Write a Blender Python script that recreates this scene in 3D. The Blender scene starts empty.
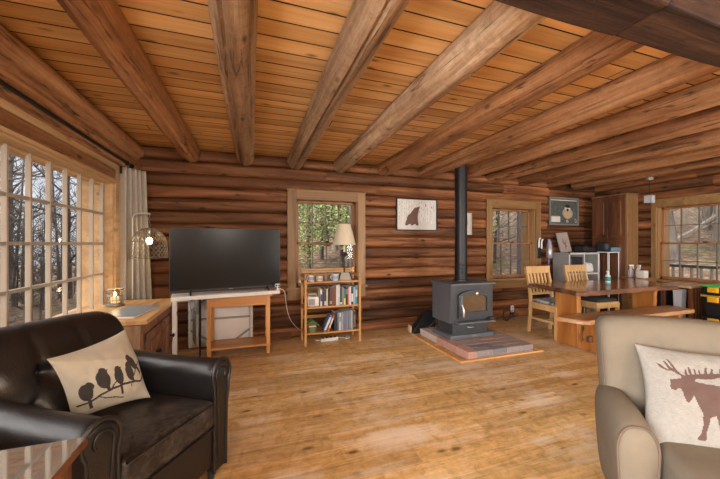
import bpy, bmesh, math, random
from mathutils import Vector, Matrix, Euler, noise
from math import pi, sin, cos, sqrt, atan2, hypot
random.seed(7)
R = random.Random(11)
S = bpy.context.scene
COL = S.collection

# ------------------------------------------------------------------ materials
def nt(name):
    m = bpy.data.materials.new(name); m.use_nodes = True
    t = m.node_tree; t.nodes.clear()
    o = t.nodes.new('ShaderNodeOutputMaterial'); b = t.nodes.new('ShaderNodeBsdfPrincipled')
    t.links.new(b.outputs[0], o.inputs[0])
    return m, t, b, o
def N(t, typ, **k):
    n = t.nodes.new(typ)
    for a, v in k.items(): setattr(n, a, v)
    return n
def ramp(t, stops):
    r = N(t, 'ShaderNodeValToRGB'); e = r.color_ramp.elements
    while len(e) < len(stops): e.new(.5)
    for i, (p, c) in enumerate(stops):
        e[i].position = p; e[i].color = (*c, 1) if len(c) == 3 else c
    return r
def math_(t, op, a, b=None, clamp=False):
    n = N(t, 'ShaderNodeMath', operation=op, use_clamp=clamp)
    for i, v in enumerate((a, b)):
        if v is None: continue
        if isinstance(v, (int, float)): n.inputs[i].default_value = v
        else: t.links.new(v, n.inputs[i])
    return n.outputs[0]
def mix(t, fac, a, b, typ='MIX'):
    n = N(t, 'ShaderNodeMix', data_type='RGBA', blend_type=typ)
    for s, v in ((0, fac), (6, a), (7, b)):
        if isinstance(v, (int, float)): n.inputs[s].default_value = v
        elif isinstance(v, tuple): n.inputs[s].default_value = (*v, 1)
        else: t.links.new(v, n.inputs[s])
    return n.outputs[2]
def noise_(t, vec, scale, detail=4, rough=.55, dist=0):
    n = N(t, 'ShaderNodeTexNoise'); n.inputs['Scale'].default_value = scale
    n.inputs['Detail'].default_value = detail; n.inputs['Roughness'].default_value = rough
    n.inputs['Distortion'].default_value = dist
    if vec: t.links.new(vec, n.inputs['Vector'])
    return n.outputs['Fac']
MATS = {}
def wood(name, dark, mid, light, axis='x', gs=5., stretch=.07, rough=.5, bump=.2, tv=.35, knots=.5, wear=None, spec=.5, blotch=0., streak=.35, crack=0., speck=0.):
    if name in MATS: return MATS[name]
    m, t, b, o = nt(name); MATS[name] = m
    tc = N(t, 'ShaderNodeTexCoord'); at = N(t, 'ShaderNodeAttribute', attribute_name='tint')
    mp = N(t, 'ShaderNodeMapping'); sc = [1, 1, 1]; sc['xyz'.index(axis)] = stretch; mp.inputs['Scale'].default_value = sc
    t.links.new(tc.outputs['Object'], mp.inputs['Vector'])
    cm = N(t, 'ShaderNodeCombineXYZ')
    for i, k in enumerate((17., 31., 53.)): t.links.new(math_(t, 'MULTIPLY', at.outputs['Fac'], k), cm.inputs[i])
    va = N(t, 'ShaderNodeVectorMath', operation='ADD'); t.links.new(mp.outputs[0], va.inputs[0]); t.links.new(cm.outputs[0], va.inputs[1])
    v = va.outputs[0]
    n1 = noise_(t, v, gs, 5, .6, .8); n2 = noise_(t, v, gs * 7, 3, .6, .3)
    r = ramp(t, [(.3, dark), (.5, mid), (.7, light)]); t.links.new(n1, r.inputs[0])
    c = mix(t, math_(t, 'MULTIPLY', n2, .55), r.outputs[0], dark, 'MIX')
    if knots:
        mk = N(t, 'ShaderNodeMapping'); ks = [7, 7, 7]; ks['xyz'.index(axis)] = 3.; mk.inputs['Scale'].default_value = ks
        t.links.new(tc.outputs['Object'], mk.inputs['Vector'])
        va2 = N(t, 'ShaderNodeVectorMath', operation='ADD'); t.links.new(mk.outputs[0], va2.inputs[0]); t.links.new(cm.outputs[0], va2.inputs[1])
        vo = N(t, 'ShaderNodeTexVoronoi'); vo.inputs['Scale'].default_value = 1.; t.links.new(va2.outputs[0], vo.inputs['Vector'])
        kr = ramp(t, [(.05, (1, 1, 1)), (.16, (0, 0, 0))]); t.links.new(vo.outputs['Distance'], kr.inputs[0])
        c = mix(t, math_(t, 'MULTIPLY', kr.outputs[0], knots), c, tuple(x * .35 for x in dark))
    if streak:
        ms = N(t, 'ShaderNodeMapping'); ss = [1, 1, 1]; ss['xyz'.index(axis)] = .3; ms.inputs['Scale'].default_value = ss; t.links.new(v, ms.inputs['Vector'])
        n3 = noise_(t, ms.outputs[0], gs * 3.3, 4, .65, .4); rs = ramp(t, [(.5, (0, 0, 0)), (.68, (1, 1, 1))]); t.links.new(n3, rs.inputs[0])
        c = mix(t, math_(t, 'MULTIPLY', rs.outputs[0], streak), c, tuple(x * .6 for x in dark))
    if crack:
        n4 = noise_(t, v, gs * .7, 5, .6, .3); d4 = math_(t, 'ABSOLUTE', math_(t, 'SUBTRACT', n4, .5))
        rc = ramp(t, [(0., (1, 1, 1)), (.014, (0, 0, 0))]); t.links.new(d4, rc.inputs[0])
        n5 = noise_(t, tc.outputs['Object'], 2.2, 2); r5 = ramp(t, [(.46, (0, 0, 0)), (.54, (1, 1, 1))]); t.links.new(n5, r5.inputs[0])
        c = mix(t, math_(t, 'MULTIPLY', math_(t, 'MULTIPLY', rc.outputs[0], r5.outputs[0]), crack), c, tuple(x * .25 for x in dark))
    if speck:
        n6 = noise_(t, v, gs * 9, 5, .75, 1.2); r6 = ramp(t, [(.30, (.55, .5, .45)), (.5, (1, 1, 1)), (.72, (1.25, 1.25, 1.25))]); t.links.new(n6, r6.inputs[0])
        n7 = noise_(t, tc.outputs['Object'], 13, 6, .75, .8); r7 = ramp(t, [(.34, (.60, .54, .46)), (.48, (1, 1, 1)), (.64, (1.25, 1.3, 1.36))]); t.links.new(n7, r7.inputs[0])
        c = mix(t, speck, c, mix(t, 1., mix(t, 1., c, r6.outputs[0], 'MULTIPLY'), r7.outputs[0], 'MULTIPLY'))
    if blotch:
        nb = noise_(t, tc.outputs['Object'], 1.1, 3, .6); rb = ramp(t, [(.42, (0, 0, 0)), (.62, (1, 1, 1))]); t.links.new(nb, rb.inputs[0])
        c = mix(t, math_(t, 'MULTIPLY', rb.outputs[0], blotch), c, dark)
    if wear:
        wc, amt = wear
        nw = noise_(t, tc.outputs['Object'], 1.6, 6, .7); nw2 = noise_(t, v, 9, 4, .7)
        rw = ramp(t, [(.5, (0, 0, 0)), (.62, (1, 1, 1))]); t.links.new(math_(t, 'ADD', math_(t, 'MULTIPLY', nw, .6), math_(t, 'MULTIPLY', nw2, .42)), rw.inputs[0])
        c = mix(t, math_(t, 'MULTIPLY', rw.outputs[0], amt), c, wc)
    hs = N(t, 'ShaderNodeHueSaturation'); t.links.new(c, hs.inputs['Color'])
    t.links.new(math_(t, 'ADD', math_(t, 'MULTIPLY', at.outputs['Fac'], tv), 1 - tv / 2), hs.inputs['Value'])
    t.links.new(hs.outputs[0], b.inputs['Base Color'])
    b.inputs['Specular IOR Level'].default_value = spec
    t.links.new(math_(t, 'ADD', math_(t, 'MULTIPLY', n2, .3), rough - .15), b.inputs['Roughness'])
    if bump:
        bp = N(t, 'ShaderNodeBump'); bp.inputs['Strength'].default_value = bump; bp.inputs['Distance'].default_value = .01
        t.links.new(math_(t, 'ADD', math_(t, 'MULTIPLY', n2, .5), n1), bp.inputs['Height']); t.links.new(bp.outputs[0], b.inputs['Normal'])
    return m
def plain(name, col, rough=.5, metal=0., var=.12, scale=8., bump=0., spec=.5, emit=None, es=0, trans=0, bscale=60., coat=0):
    if name in MATS: return MATS[name]
    m, t, b, o = nt(name); MATS[name] = m
    tc = N(t, 'ShaderNodeTexCoord'); n = noise_(t, tc.outputs['Object'], scale, 5, .6)
    c = mix(t, n, tuple(min(1, x * (1 - var)) for x in col), tuple(min(1, x * (1 + var)) for x in col))
    t.links.new(c, b.inputs['Base Color'])
    b.inputs['Roughness'].default_value = rough; b.inputs['Metallic'].default_value = metal
    b.inputs['Specular IOR Level'].default_value = spec; b.inputs['Coat Weight'].default_value = coat
    b.inputs['Transmission Weight'].default_value = trans
    if emit: b.inputs['Emission Color'].default_value = (*emit, 1); b.inputs['Emission Strength'].default_value = es
    if bump:
        n2 = noise_(t, tc.outputs['Object'], bscale, 4, .6); bp = N(t, 'ShaderNodeBump'); bp.inputs['Strength'].default_value = bump; bp.inputs['Distance'].default_value = .004
        t.links.new(n2, bp.inputs['Height']); t.links.new(bp.outputs[0], b.inputs['Normal'])
    return m
def glassy(name, tint=(1, 1, 1), refl=1.):
    if name in MATS: return MATS[name]
    m, t, b, o = nt(name); MATS[name] = m
    t.nodes.remove(b)
    tr = N(t, 'ShaderNodeBsdfTransparent'); tr.inputs[0].default_value = (*tint, 1)
    gl = N(t, 'ShaderNodeBsdfGlossy'); gl.inputs['Roughness'].default_value = .02
    fr = N(t, 'ShaderNodeFresnel'); ge = N(t, 'ShaderNodeNewGeometry'); t.links.new(math_(t, 'SUBTRACT', 1.45, math_(t, 'MULTIPLY', ge.outputs['Backfacing'], 1.45 - 1 / 1.45)), fr.inputs[0])
    mx = N(t, 'ShaderNodeMixShader'); t.links.new(math_(t, 'MULTIPLY', fr.outputs[0], refl), mx.inputs[0])
    t.links.new(tr.outputs[0], mx.inputs[1]); t.links.new(gl.outputs[0], mx.inputs[2]); t.links.new(mx.outputs[0], o.inputs[0])
    return m

LOGD, LOGM, LOGL = (.05, .018, .007), (.235, .088, .031), (.47, .215, .088)
M_logx = wood('log_wall_x', LOGD, LOGM, LOGL, 'x', 8, .07, .6, .6, .9, .95, spec=.3, crack=.8, streak=.5)
M_logy = wood('log_wall_y', LOGD, LOGM, LOGL, 'y', 8, .07, .6, .6, .9, .95, spec=.3, crack=.8, streak=.5)
M_ceil = wood('ceiling_pine', (.50, .24, .075), (.78, .47, .185), (.88, .63, .32), 'x', 6, .06, .42, .2, .30, 1., streak=.35)
M_floor = wood('floor_pine', (.44, .25, .088), (.66, .43, .175), (.76, .55, .27), 'x', 5, .08, .36, .25, .24, 1., wear=((.74, .63, .48), .8), streak=.35, speck=.7)
M_beamA = wood('beam_brown', (.12, .045, .017), (.40, .18, .07), (.62, .35, .17), 'y', 7, .07, .48, .7, .3, 1., crack=1., streak=.5, speck=.5)
M_beamB = wood('beam_weathered', (.16, .08, .04), (.50, .32, .18), (.74, .57, .38), 'y', 8, .06, .6, .7, .25, 1., blotch=.3, crack=1., streak=.35, speck=.7)
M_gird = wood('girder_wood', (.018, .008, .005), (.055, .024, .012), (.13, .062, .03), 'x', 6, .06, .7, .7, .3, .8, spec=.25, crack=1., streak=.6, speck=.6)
M_trim = wood('window_trim_wood', (.18, .09, .03), (.32, .18, .066), (.42, .26, .11), 'z', 5, .08, .45, .1, .25, .6)
M_trimx = wood('window_trim_wood_x', (.18, .09, .03), (.32, .18, .066), (.42, .26, .11), 'x', 5, .08, .45, .1, .25, .6)
M_trimy = wood('window_trim_wood_y', (.38, .22, .10), (.55, .36, .18), (.68, .48, .27), 'y', 5, .08, .45, .1, .25, .6)
M_sash = wood('sash_wood', (.20, .075, .025), (.33, .13, .045), (.42, .2, .08), 'z', 5, .1, .45, .1, .2, 0)
M_munt = plain('muntin_cream', (.40, .34, .27), .5)
M_muntd = plain('muntin_grey', (.13, .11, .085), .5)
M_oak = wood('oak', (.46, .20, .055), (.66, .33, .11), (.76, .43, .18), 'x', 5, .08, .42, .1, .2, 0)
M_oakz = wood('oak_z', (.46, .20, .055), (.66, .33, .11), (.76, .43, .18), 'z', 5, .08, .42, .1, .2, 0)
M_honey = wood('honey_pine', (.30, .10, .022), (.52, .205, .045), (.64, .32, .10), 'z', 4, .12, .35, .1, .2, .9)
M_honeyx = wood('honey_pine_x', (.30, .13, .05), (.48, .25, .11), (.60, .37, .19), 'x', 4, .1, .35, .1, .2, .6)
M_slab = wood('live_edge_slab', (.20, .07, .02), (.40, .17, .05), (.52, .27, .10), 'x', 4, .1, .16, .05, .1, .6, spec=.6)
M_bark = wood('bark_edge', (.05, .02, .01), (.16, .06, .025), (.30, .14, .07), 'x', 8, .2, .6, .5, .1, .3)
M_chair = wood('chair_beech', (.45, .25, .09), (.62, .38, .16), (.70, .48, .24), 'z', 5, .1, .4, .05, .15, 0)
M_bamb = wood('shelf_bamboo', (.42, .19, .05), (.58, .30, .09), (.66, .39, .15), 'z', 6, .1, .4, .05, .15, 0)
M_bambx = wood('shelf_bamboo_x', (.42, .19, .05), (.58, .30, .09), (.66, .39, .15), 'x', 6, .1, .4, .05, .15, 0)
M_cab = wood('cabinet_wood', (.07, .024, .01), (.17, .06, .022), (.24, .10, .04), 'z', 5, .1, .42, .1, .2, .6)
M_cabl = wood('cabinet_side_pine', (.17, .08, .03), (.28, .15, .06), (.36, .21, .095), 'z', 5, .08, .45, .1, .2, .9)
M_desk = wood('desk_top_pine', (.40, .20, .07), (.60, .36, .16), (.72, .50, .27), 'y', 4, .09, .38, .1, .3, .9)
M_deskd = wood('desk_side_wood', (.10, .04, .02), (.22, .10, .05), (.34, .18, .10), 'z', 6, .15, .55, .3, .2, .8)
M_leather = plain('dark_leather', (.012, .010, .010), .33, 0, .4, 5, .3, .5, bscale=160)
M_leatherwg = None
M_tan = plain('tan_suede', (.165, .136, .097), .9, 0, .25, 6, .3, .2, bscale=220)
M_tanp = plain('suede_piping', (.12, .08, .055), .8)
M_linen = plain('linen', (.40, .36, .285), .95, 0, .1, 20, .5, .1, bscale=350)
M_fleece = plain('fleece', (.265, .25, .22), 1, 0, .2, 60, 1., .05, bscale=140)
M_print = plain('print_dark', (.03, .022, .018), .9)
M_moose = plain('print_brown', (.10, .062, .05), .95, 0, .15, 60, .4, .1)
M_black = plain('black_metal', (.012, .012, .013), .45, .3)
M_blackp = plain('black_plastic', (.012, .012, .014), .4)
M_iron = plain('cast_iron', (.12, .13, .145), .5, .35, .25, 6, .15, .5, bscale=90)
M_irond = plain('cast_iron_dark', (.05, .052, .056), .5, .35, .25, 6, .15, .5, bscale=90)
M_steel = plain('nickel', (.6, .58, .55), .3, 1.)
M_galv = plain('galvanised_wire', (.20, .18, .155), .45, .5)
M_white = plain('white_laminate', (.66, .64, .60), .45)
M_whitep = plain('white_plastic', (.72, .71, .69), .4)
M_paper = plain('paper', (.70, .67, .60), .9)
M_screen = plain('tv_screen', (.012, .011, .010), .25, 0, .1, 3, 0, .2)
M_curt = plain('curtain_cloth', (.46, .42, .36), .95, 0, .15, 30, .4, .1, bscale=300)
M_shade = plain('lamp_shade_cloth', (.62, .54, .40), .9, emit=(1, .8, .5), es=.04)
M_brick = None
M_glass = glassy('window_glass', (1, 1, 1), .35)
M_jar = glassy('jar_glass', (.97, .97, .95))
M_bulb = plain('lit_bulb', (1, .8, .5), .3, emit=(1, .72, .36), es=22)
M_ember = plain('stove_glass', (.10, .06, .03), .1, 0, .5, 9, 0, .8)
M_teal = plain('teal_label', (.02, .22, .20), .5)
M_purple = plain('purple_plastic', (.10, .05, .16), .35, .3)
M_yellow = plain('yellow_plastic', (.75, .40, .02), .4)
M_green = plain('green_plastic', (.06, .5, .05), .4)
M_gray = plain('grey_laminate', (.30, .29, .27), .5)
def brick_mat():
    m, t, b, o = nt('brick_clay')
    tc = N(t, 'ShaderNodeTexCoord'); at = N(t, 'ShaderNodeAttribute', attribute_name='tint')
    r = ramp(t, [(0., (.20, .185, .19)), (.35, (.31, .25, .235)), (.6, (.38, .24, .19)), (.8, (.46, .24, .17)), (1., (.52, .44, .38))])
    t.links.new(at.outputs['Fac'], r.inputs[0])
    n = noise_(t, tc.outputs['Object'], 30, 5, .7)
    c = mix(t, n, tuple([.6] * 3), (1.25, 1.25, 1.25)); c2 = mix(t, 1., r.outputs[0], c, 'MULTIPLY')
    t.links.new(c2, b.inputs['Base Color']); b.inputs['Roughness'].default_value = .75
    bp = N(t, 'ShaderNodeBump'); bp.inputs['Strength'].default_value = .4; bp.inputs['Distance'].default_value = .004
    t.links.new(n, bp.inputs['Height']); t.links.new(bp.outputs[0], b.inputs['Normal'])
    return m
M_brick = brick_mat()
M_mortar = plain('mortar', (.36, .34, .31), .9, 0, .2, 30)
def leather_worn_glint():
    m, t, b, o = nt('worn_glint_leather')
    tc = N(t, 'ShaderNodeTexCoord')
    n = noise_(t, tc.outputs['Object'], 7, 6, .7); n2 = noise_(t, tc.outputs['Object'], 45, 5, .7)
    r = ramp(t, [(.48, (0, 0, 0)), (.66, (1, 1, 1))]); t.links.new(math_(t, 'ADD', math_(t, 'MULTIPLY', n, .62), math_(t, 'MULTIPLY', n2, .42)), r.inputs[0])
    c = mix(t, math_(t, 'MULTIPLY', r.outputs[0], .3), (.012, .010, .010), (.26, .235, .22))  # pale patches: wear, plus window highlights painted into the colour
    t.links.new(c, b.inputs['Base Color'])
    t.links.new(math_(t, 'ADD', math_(t, 'MULTIPLY', n2, .25), .2), b.inputs['Roughness'])
    bp = N(t, 'ShaderNodeBump'); bp.inputs['Strength'].default_value = .35; bp.inputs['Distance'].default_value = .006
    t.links.new(n2, bp.inputs['Height']); t.links.new(bp.outputs[0], b.inputs['Normal'])
    return m
M_leatherwg = leather_worn_glint()

# ------------------------------------------------------------------ mesh builder
class MB:
    def __init__(s): s.v = []; s.f = []; s.t = []; s.m = []; s.xf = None
    def add(s, vs, fs, tint=.5, mi=0):
        b = len(s.v)
        if s.xf is not None: vs = [tuple(s.xf @ Vector(p)) for p in vs]
        s.v += [tuple(p) for p in vs]
        for f in fs: s.f.append([b + i for i in f]); s.t.append(tint); s.m.append(mi)
        return s
    def box(s, x0, x1, y0, y1, z0, z1, tint=.5, mi=0, M=None):
        vs = [(x, y, z) for x in (x0, x1) for y in (y0, y1) for z in (z0, z1)]
        if M is not None: vs = [tuple(M @ Vector(p)) for p in vs]
        return s.add(vs, [(0, 1, 3, 2), (4, 6, 7, 5), (0, 4, 5, 1), (2, 3, 7, 6), (0, 2, 6, 4), (1, 5, 7, 3)], tint, mi)
    def cb(s, c, d, tint=.5, mi=0, rz=0, M=None):
        m = Matrix.Translation(c) @ Matrix.Rotation(rz, 4, 'Z')
        if M is not None: m = Matrix.Translation(c) @ M
        return s.box(-d[0] / 2, d[0] / 2, -d[1] / 2, d[1] / 2, -d[2] / 2, d[2] / 2, tint, mi, m)
    def bar(s, p, q, w, h, tint=.5, mi=0, up=(0, 0, 1)):
        p, q = Vector(p), Vector(q); d = (q - p); L = d.length; d.normalize(); u = Vector(up)
        if abs(d.dot(u)) > .95: u = Vector((0, 1, 0))
        a = d.cross(u).normalized(); u = a.cross(d)
        M = Matrix((a, d, u)).transposed().to_4x4(); M.translation = (p + q) / 2
        return s.box(-w / 2, w / 2, -L / 2, L / 2, -h / 2, h / 2, tint, mi, M)
    def tube(s, pts, rad, n=10, caps=True, tint=.5, mi=0, closed=False):
        pts = [Vector(p) for p in pts]; k = len(pts)
        rs = rad if isinstance(rad, (list, tuple)) else [rad] * k
        vs = []; fs = []; prev = None
        for i, p in enumerate(pts):
            if closed: d = pts[(i + 1) % k] - pts[i - 1]
            else: d = pts[min(i + 1, k - 1)] - pts[max(i - 1, 0)]
            d.normalize()
            if prev is None:
                a = d.orthogonal().normalized()
            else:
                a = prev - d * prev.dot(d)
                a = a.normalized() if a.length > 1e-6 else d.orthogonal().normalized()
            prev = a; b = d.cross(a)
            for j in range(n):
                an = 2 * pi * j / n; vs.append(p + (a * cos(an) + b * sin(an)) * rs[i])
        for i in range(k if closed else k - 1):
            i2 = (i + 1) % k
            for j in range(n):
                j2 = (j + 1) % n; fs.append((i * n + j, i * n + j2, i2 * n + j2, i2 * n + j))
        if caps and not closed: fs.append(tuple(range(n - 1, -1, -1))); fs.append(tuple((k - 1) * n + j for j in range(n)))
        return s.add(vs, fs, tint, mi)
    def lathe(s, prof, c=(0, 0, 0), n=24, tint=.5, mi=0, M=None):
        vs = []; fs = []; k = len(prof)
        for r, z in prof:
            for j in range(n):
                a = 2 * pi * j / n; p = Vector((r * cos(a), r * sin(a), z))
                if M is not None: p = M @ p
                vs.append(p + Vector(c))
        for i in range(k - 1):
            for j in range(n):
                j2 = (j + 1) % n; fs.append((i * n + j, i * n + j2, (i + 1) * n + j2, (i + 1) * n + j))
        if prof[0][0] > 1e-5: fs.append(tuple(range(n - 1, -1, -1)))
        if prof[-1][0] > 1e-5: fs.append(tuple((k - 1) * n + j for j in range(n)))
        return s.add(vs, fs, tint, mi)
    def prism(s, poly, fn, d0, d1, tint=.5, mi=0):
        n = len(poly); vs = [fn(x, y, d0) for x, y in poly] + [fn(x, y, d1) for x, y in poly]
        fs = [tuple(range(n - 1, -1, -1)), tuple(range(n, 2 * n))] + [(i, (i + 1) % n, n + (i + 1) % n, n + i) for i in range(n)]
        return s.add(vs, fs, tint, mi)
    def flat(s, poly, fn, tint=.5, mi=0):
        return s.add([fn(x, y) for x, y in poly], [tuple(range(len(poly)))], tint, mi)
    def loft(s, rings, caps=True, tint=.5, mi=0, closed=True):
        n = len(rings[0]); vs = [p for r in rings for p in r]; fs = []
        for i in range(len(rings) - 1):
            for j in range(n if closed else n - 1):
                j2 = (j + 1) % n; fs.append((i * n + j, i * n + j2, (i + 1) * n + j2, (i + 1) * n + j))
        if caps: fs.append(tuple(range(n - 1, -1, -1))); fs.append(tuple((len(rings) - 1) * n + j for j in range(n)))
        return s.add(vs, fs, tint, mi)
    def rbox(s, c, d, r, n=8, fn=None, tint=.5, mi=0):
        hx, hy, hz = d[0] / 2, d[1] / 2, d[2] / 2; r = min(r, hx, hy, hz); idx = {}; vs = []; fs = []
        def ticks(h):
            k = 4; A = [-h + r * (1 - cos(pi / 2 * i / k)) for i in range(k)]
            B = [-(h - r) + 2 * (h - r) * i / n for i in range(n + 1)] if h - r > 1e-5 else [0.]
            return A + B + [-a for a in reversed(A)]
        tk = [ticks(hx), ticks(hy), ticks(hz)]; L = [len(x) for x in tk]
        def vert(i, j, k):
            key = (i, j, k)
            if key not in idx:
                p = Vector((tk[0][i], tk[1][j], tk[2][k]))
                q = Vector((max(-hx + r, min(hx - r, p.x)), max(-hy + r, min(hy - r, p.y)), max(-hz + r, min(hz - r, p.z))))
                e = p - q
                if e.length > 1e-9: p = q + e.normalized() * r
                if fn: p = fn(p)
                idx[key] = len(vs); vs.append(p + Vector(c))
            return idx[key]
        for ax in range(3):
            b, g = [(1, 2), (2, 0), (0, 1)][ax]
            for e in (0, L[ax] - 1):
                for i in range(L[b] - 1):
                    for j in range(L[g] - 1):
                        q = []
                        for di, dj in ((0, 0), (1, 0), (1, 1), (0, 1)):
                            k = [0, 0, 0]; k[ax] = e; k[b] = i + di; k[g] = j + dj; q.append(vert(*k))
                        fs.append(tuple(q if e else q[::-1]))
        return s.add(vs, fs, tint, mi)
    def build(s, name, mats, parent=None, loc=None, rz=0, smooth=None, bevel=0, seg=2):
        me = bpy.data.meshes.new(name); me.from_pydata(s.v, [], s.f)
        mats = mats if isinstance(mats, (list, tuple)) else [mats]
        for m in mats: me.materials.append(m)
        a = me.attributes.new('tint', 'FLOAT', 'FACE'); a.data.foreach_set('value', s.t)
        me.polygons.foreach_set('material_index', s.m)
        if smooth is not None:
            me.polygons.foreach_set('use_smooth', [True] * len(s.f))
            me.update()
            if smooth < 180: me.set_sharp_from_angle(angle=math.radians(smooth))
        me.update()
        o = bpy.data.objects.new(name, me); COL.objects.link(o)
        if parent: o.parent = parent
        if loc: o.location = loc
        o.rotation_euler = (0, 0, rz)
        if bevel:
            b = o.modifiers.new('bevel', 'BEVEL'); b.width = bevel; b.segments = seg; b.limit_method = 'ANGLE'; b.angle_limit = math.radians(40)
        return o
def recalc(o):
    bm = bmesh.new(); bm.from_mesh(o.data); bmesh.ops.recalc_face_normals(bm, faces=bm.faces); bm.to_mesh(o.data); bm.free(); return o
def tag(o, label=None, cat=None, group=None, kind=None):
    if label: o['label'] = label
    if cat: o['category'] = cat
    if group: o['group'] = group
    if kind: o['kind'] = kind
    return o
def T(name, label, cat, loc=(0, 0, 0), rz=0, group=None, kind=None):
    o = bpy.data.objects.new(name, None); COL.objects.link(o); o.location = loc; o.rotation_euler = (0, 0, rz); o.empty_display_size = .1
    return tag(o, label, cat, group, kind)
def copy_tree(o, parent=None):
    c = o.copy(); COL.objects.link(c)
    if parent: c.parent = parent
    for ch in list(o.children): copy_tree(ch, c)
    return c
def inpoly(x, y, P):
    r = False; j = len(P) - 1
    for i in range(len(P)):
        if (P[i][1] > y) != (P[j][1] > y) and x < (P[j][0] - P[i][0]) * (y - P[i][1]) / (P[j][1] - P[i][1]) + P[i][0]: r = not r
        j = i
    return r
def ell(cx, cy, rx, ry, rot=0, n=20):
    return [(cx + rx * cos(a) * cos(rot) - ry * sin(a) * sin(rot), cy + rx * cos(a) * sin(rot) + ry * sin(a) * cos(rot)) for a in [2 * pi * i / n for i in range(n)]]
def stroke(pts, w):
    out = []
    for (x0, y0), (x1, y1) in zip(pts, pts[1:]):
        L = hypot(x1 - x0, y1 - y0); nx, ny = -(y1 - y0) / L * w / 2, (x1 - x0) / L * w / 2
        out.append([(x0 + nx, y0 + ny), (x1 + nx, y1 + ny), (x1 - nx, y1 - ny), (x0 - nx, y0 - ny)])
    return out

# ------------------------------------------------------------------ room
XL, XR, YB, YF, ZC = -1.34, 6.40, 4.37, -2.5, 2.44      # wall faces, ceiling
struct = lambda o: tag(o, kind='structure')
# floor boards
mb = MB(); y = YF; rr = random.Random(3)
while y < YB + .3:
    w = .148; x = -1.9 - rr.random() * 2
    while x < XR + .3:
        L = 1.8 + rr.random() * 2.6; x1 = min(x + L, XR + .5)
        t = rr.random(); g = .0006
        xa = max(x, -1.9)
        if x1 > xa:
            mb.add([(xa + g, y + g, -.004), (x1 - g, y + g, -.004), (x1 - g, y + w - g, -.004), (xa + g, y + w - g, -.004),
                    (xa + g, y + g, 0), (x1 - g, y + g, 0), (x1 - g, y + w - g, 0), (xa + g, y + w - g, 0)],
                   [(4, 5, 6, 7), (0, 1, 5, 4), (1, 2, 6, 5), (2, 3, 7, 6), (3, 0, 4, 7)], t)
        x = x1 if x1 < XR + .5 else XR + 1
    y += w
mb.box(-1.9, XR + .5, YF - .3, YB + .5, -.08, -.004, .1, 1)
struct(mb.build('floor', [M_floor, M_gird]))
# ceiling boards
mb = MB(); y = YF - .2
while y < YB + .3:
    w = .138; x = -2. - rr.random() * 4.5
    while x < XR + .4:
        L = 4.5 + rr.random() * 3.; x1 = min(x + L, XR + .5); t = rr.random(); g = .0015
        if x1 > x + .01:
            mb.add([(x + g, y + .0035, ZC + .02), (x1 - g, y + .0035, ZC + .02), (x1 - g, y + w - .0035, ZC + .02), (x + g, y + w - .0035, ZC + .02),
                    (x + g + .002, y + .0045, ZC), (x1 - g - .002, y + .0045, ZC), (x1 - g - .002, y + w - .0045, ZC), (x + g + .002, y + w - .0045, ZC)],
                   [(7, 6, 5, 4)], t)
            mb.add(mb.v[-8:], [(4, 5, 1, 0), (5, 6, 2, 1), (6, 7, 3, 2), (7, 4, 0, 3)], t, 1)  # groove sides in dark wood: shade between the boards painted in
        x = x1 if x1 < XR + .5 else XR + 1
    y += w
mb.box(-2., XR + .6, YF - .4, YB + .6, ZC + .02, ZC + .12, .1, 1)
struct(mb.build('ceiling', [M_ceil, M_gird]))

# log walls: openings list of (u0,u1,z0,z1)
PITCH = .153
def logwall(name, fn, u0, u1, opens, mat, seed, bulge=.048, thick=.2, breaks=2.6, ends=None):
    mb = MB(); rg = random.Random(seed); k = 0
    while k * PITCH < ZC:
        z0, z1 = k * PITCH, (k + 1) * PITCH; zc = (z0 + z1) / 2
        segs = [(u0, ends(k) if ends else u1)]
        for a, b, c, d in opens:
            if c < zc < d:
                ns = []
                for p, q in segs:
                    if b <= p or a >= q: ns.append((p, q)); continue
                    if a > p: ns.append((p, a))
                    if b < q: ns.append((b, q))
                segs = ns
        for p, q in segs:
            cuts = [p]
            while q - cuts[-1] > breaks * 1.5: cuts.append(cuts[-1] + breaks * (.6 + .8 * rg.random()))
            cuts.append(q)
            if len(cuts) > 2 and cuts[-1] - cuts[-2] < .2: cuts.pop(-2)
            for a, b in zip(cuts, cuts[1:]):
                t = rg.random(); rings = []; n = max(2, int((b - a) / .1)); sd = rg.random() * 100; bs = bulge * (.85 + .3 * rg.random())
                for i in range(n + 1):
                    u = a + (b - a) * i / n
                    if i == 0: u += .0012
                    if i == n: u -= .0012
                    prof = []
                    for j in range(11):
                        s_ = -1 + 2 * j / 10
                        h = bs * (1 - abs(s_) ** 3.2) ** .6 if abs(s_) < 1 else 0
                        h += .012 * (noise.noise(Vector((u * 1.6 + sd, s_ * .7, k * 3.1)))) * (1 - s_ * s_)
                        if i in (0, n): h -= .004
                        prof.append(fn(u, bulge - h, z0 + (z1 - z0) * (s_ + 1) / 2))
                    prof.append(fn(u, bulge + thick, z1)); prof.append(fn(u, bulge + thick, z0))
                    rings.append(prof)
                mb.loft(rings, True, t)
        k += 1
    o = mb.build(name, mat, smooth=40); recalc(o); return struct(o)
W2 = (.56, 1.435); W3 = (3.80, 4.735); W4 = (2.30, 3.47); W1 = (.62, 3.90); WZ = (.69, 1.875)
OZ = (.60, 1.95)
logwall('wall_back', lambda u, d, z: (u, YB + d, z), XL - .25, XR + .25, [(W2[0] - .05, W2[1] + .05, *OZ), (W3[0] - .05, W3[1] + .05, *OZ)], M_logx, 5, ends=lambda k: (5.42 if k < 10 else 5.06) + .03 * sin(k * 2.3))
logwall('wall_alcove', lambda u, d, z: (u, YB + .13 + d, z), 4.95, XR + .25, [], M_logx, 12)
logwall('wall_right', lambda u, d, z: (XR + d, u, z), YF - .2, YB + .2, [(W4[0] - .05, W4[1] + .05, *OZ), (-1.6, .9, *OZ)], M_logy, 6)
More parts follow.
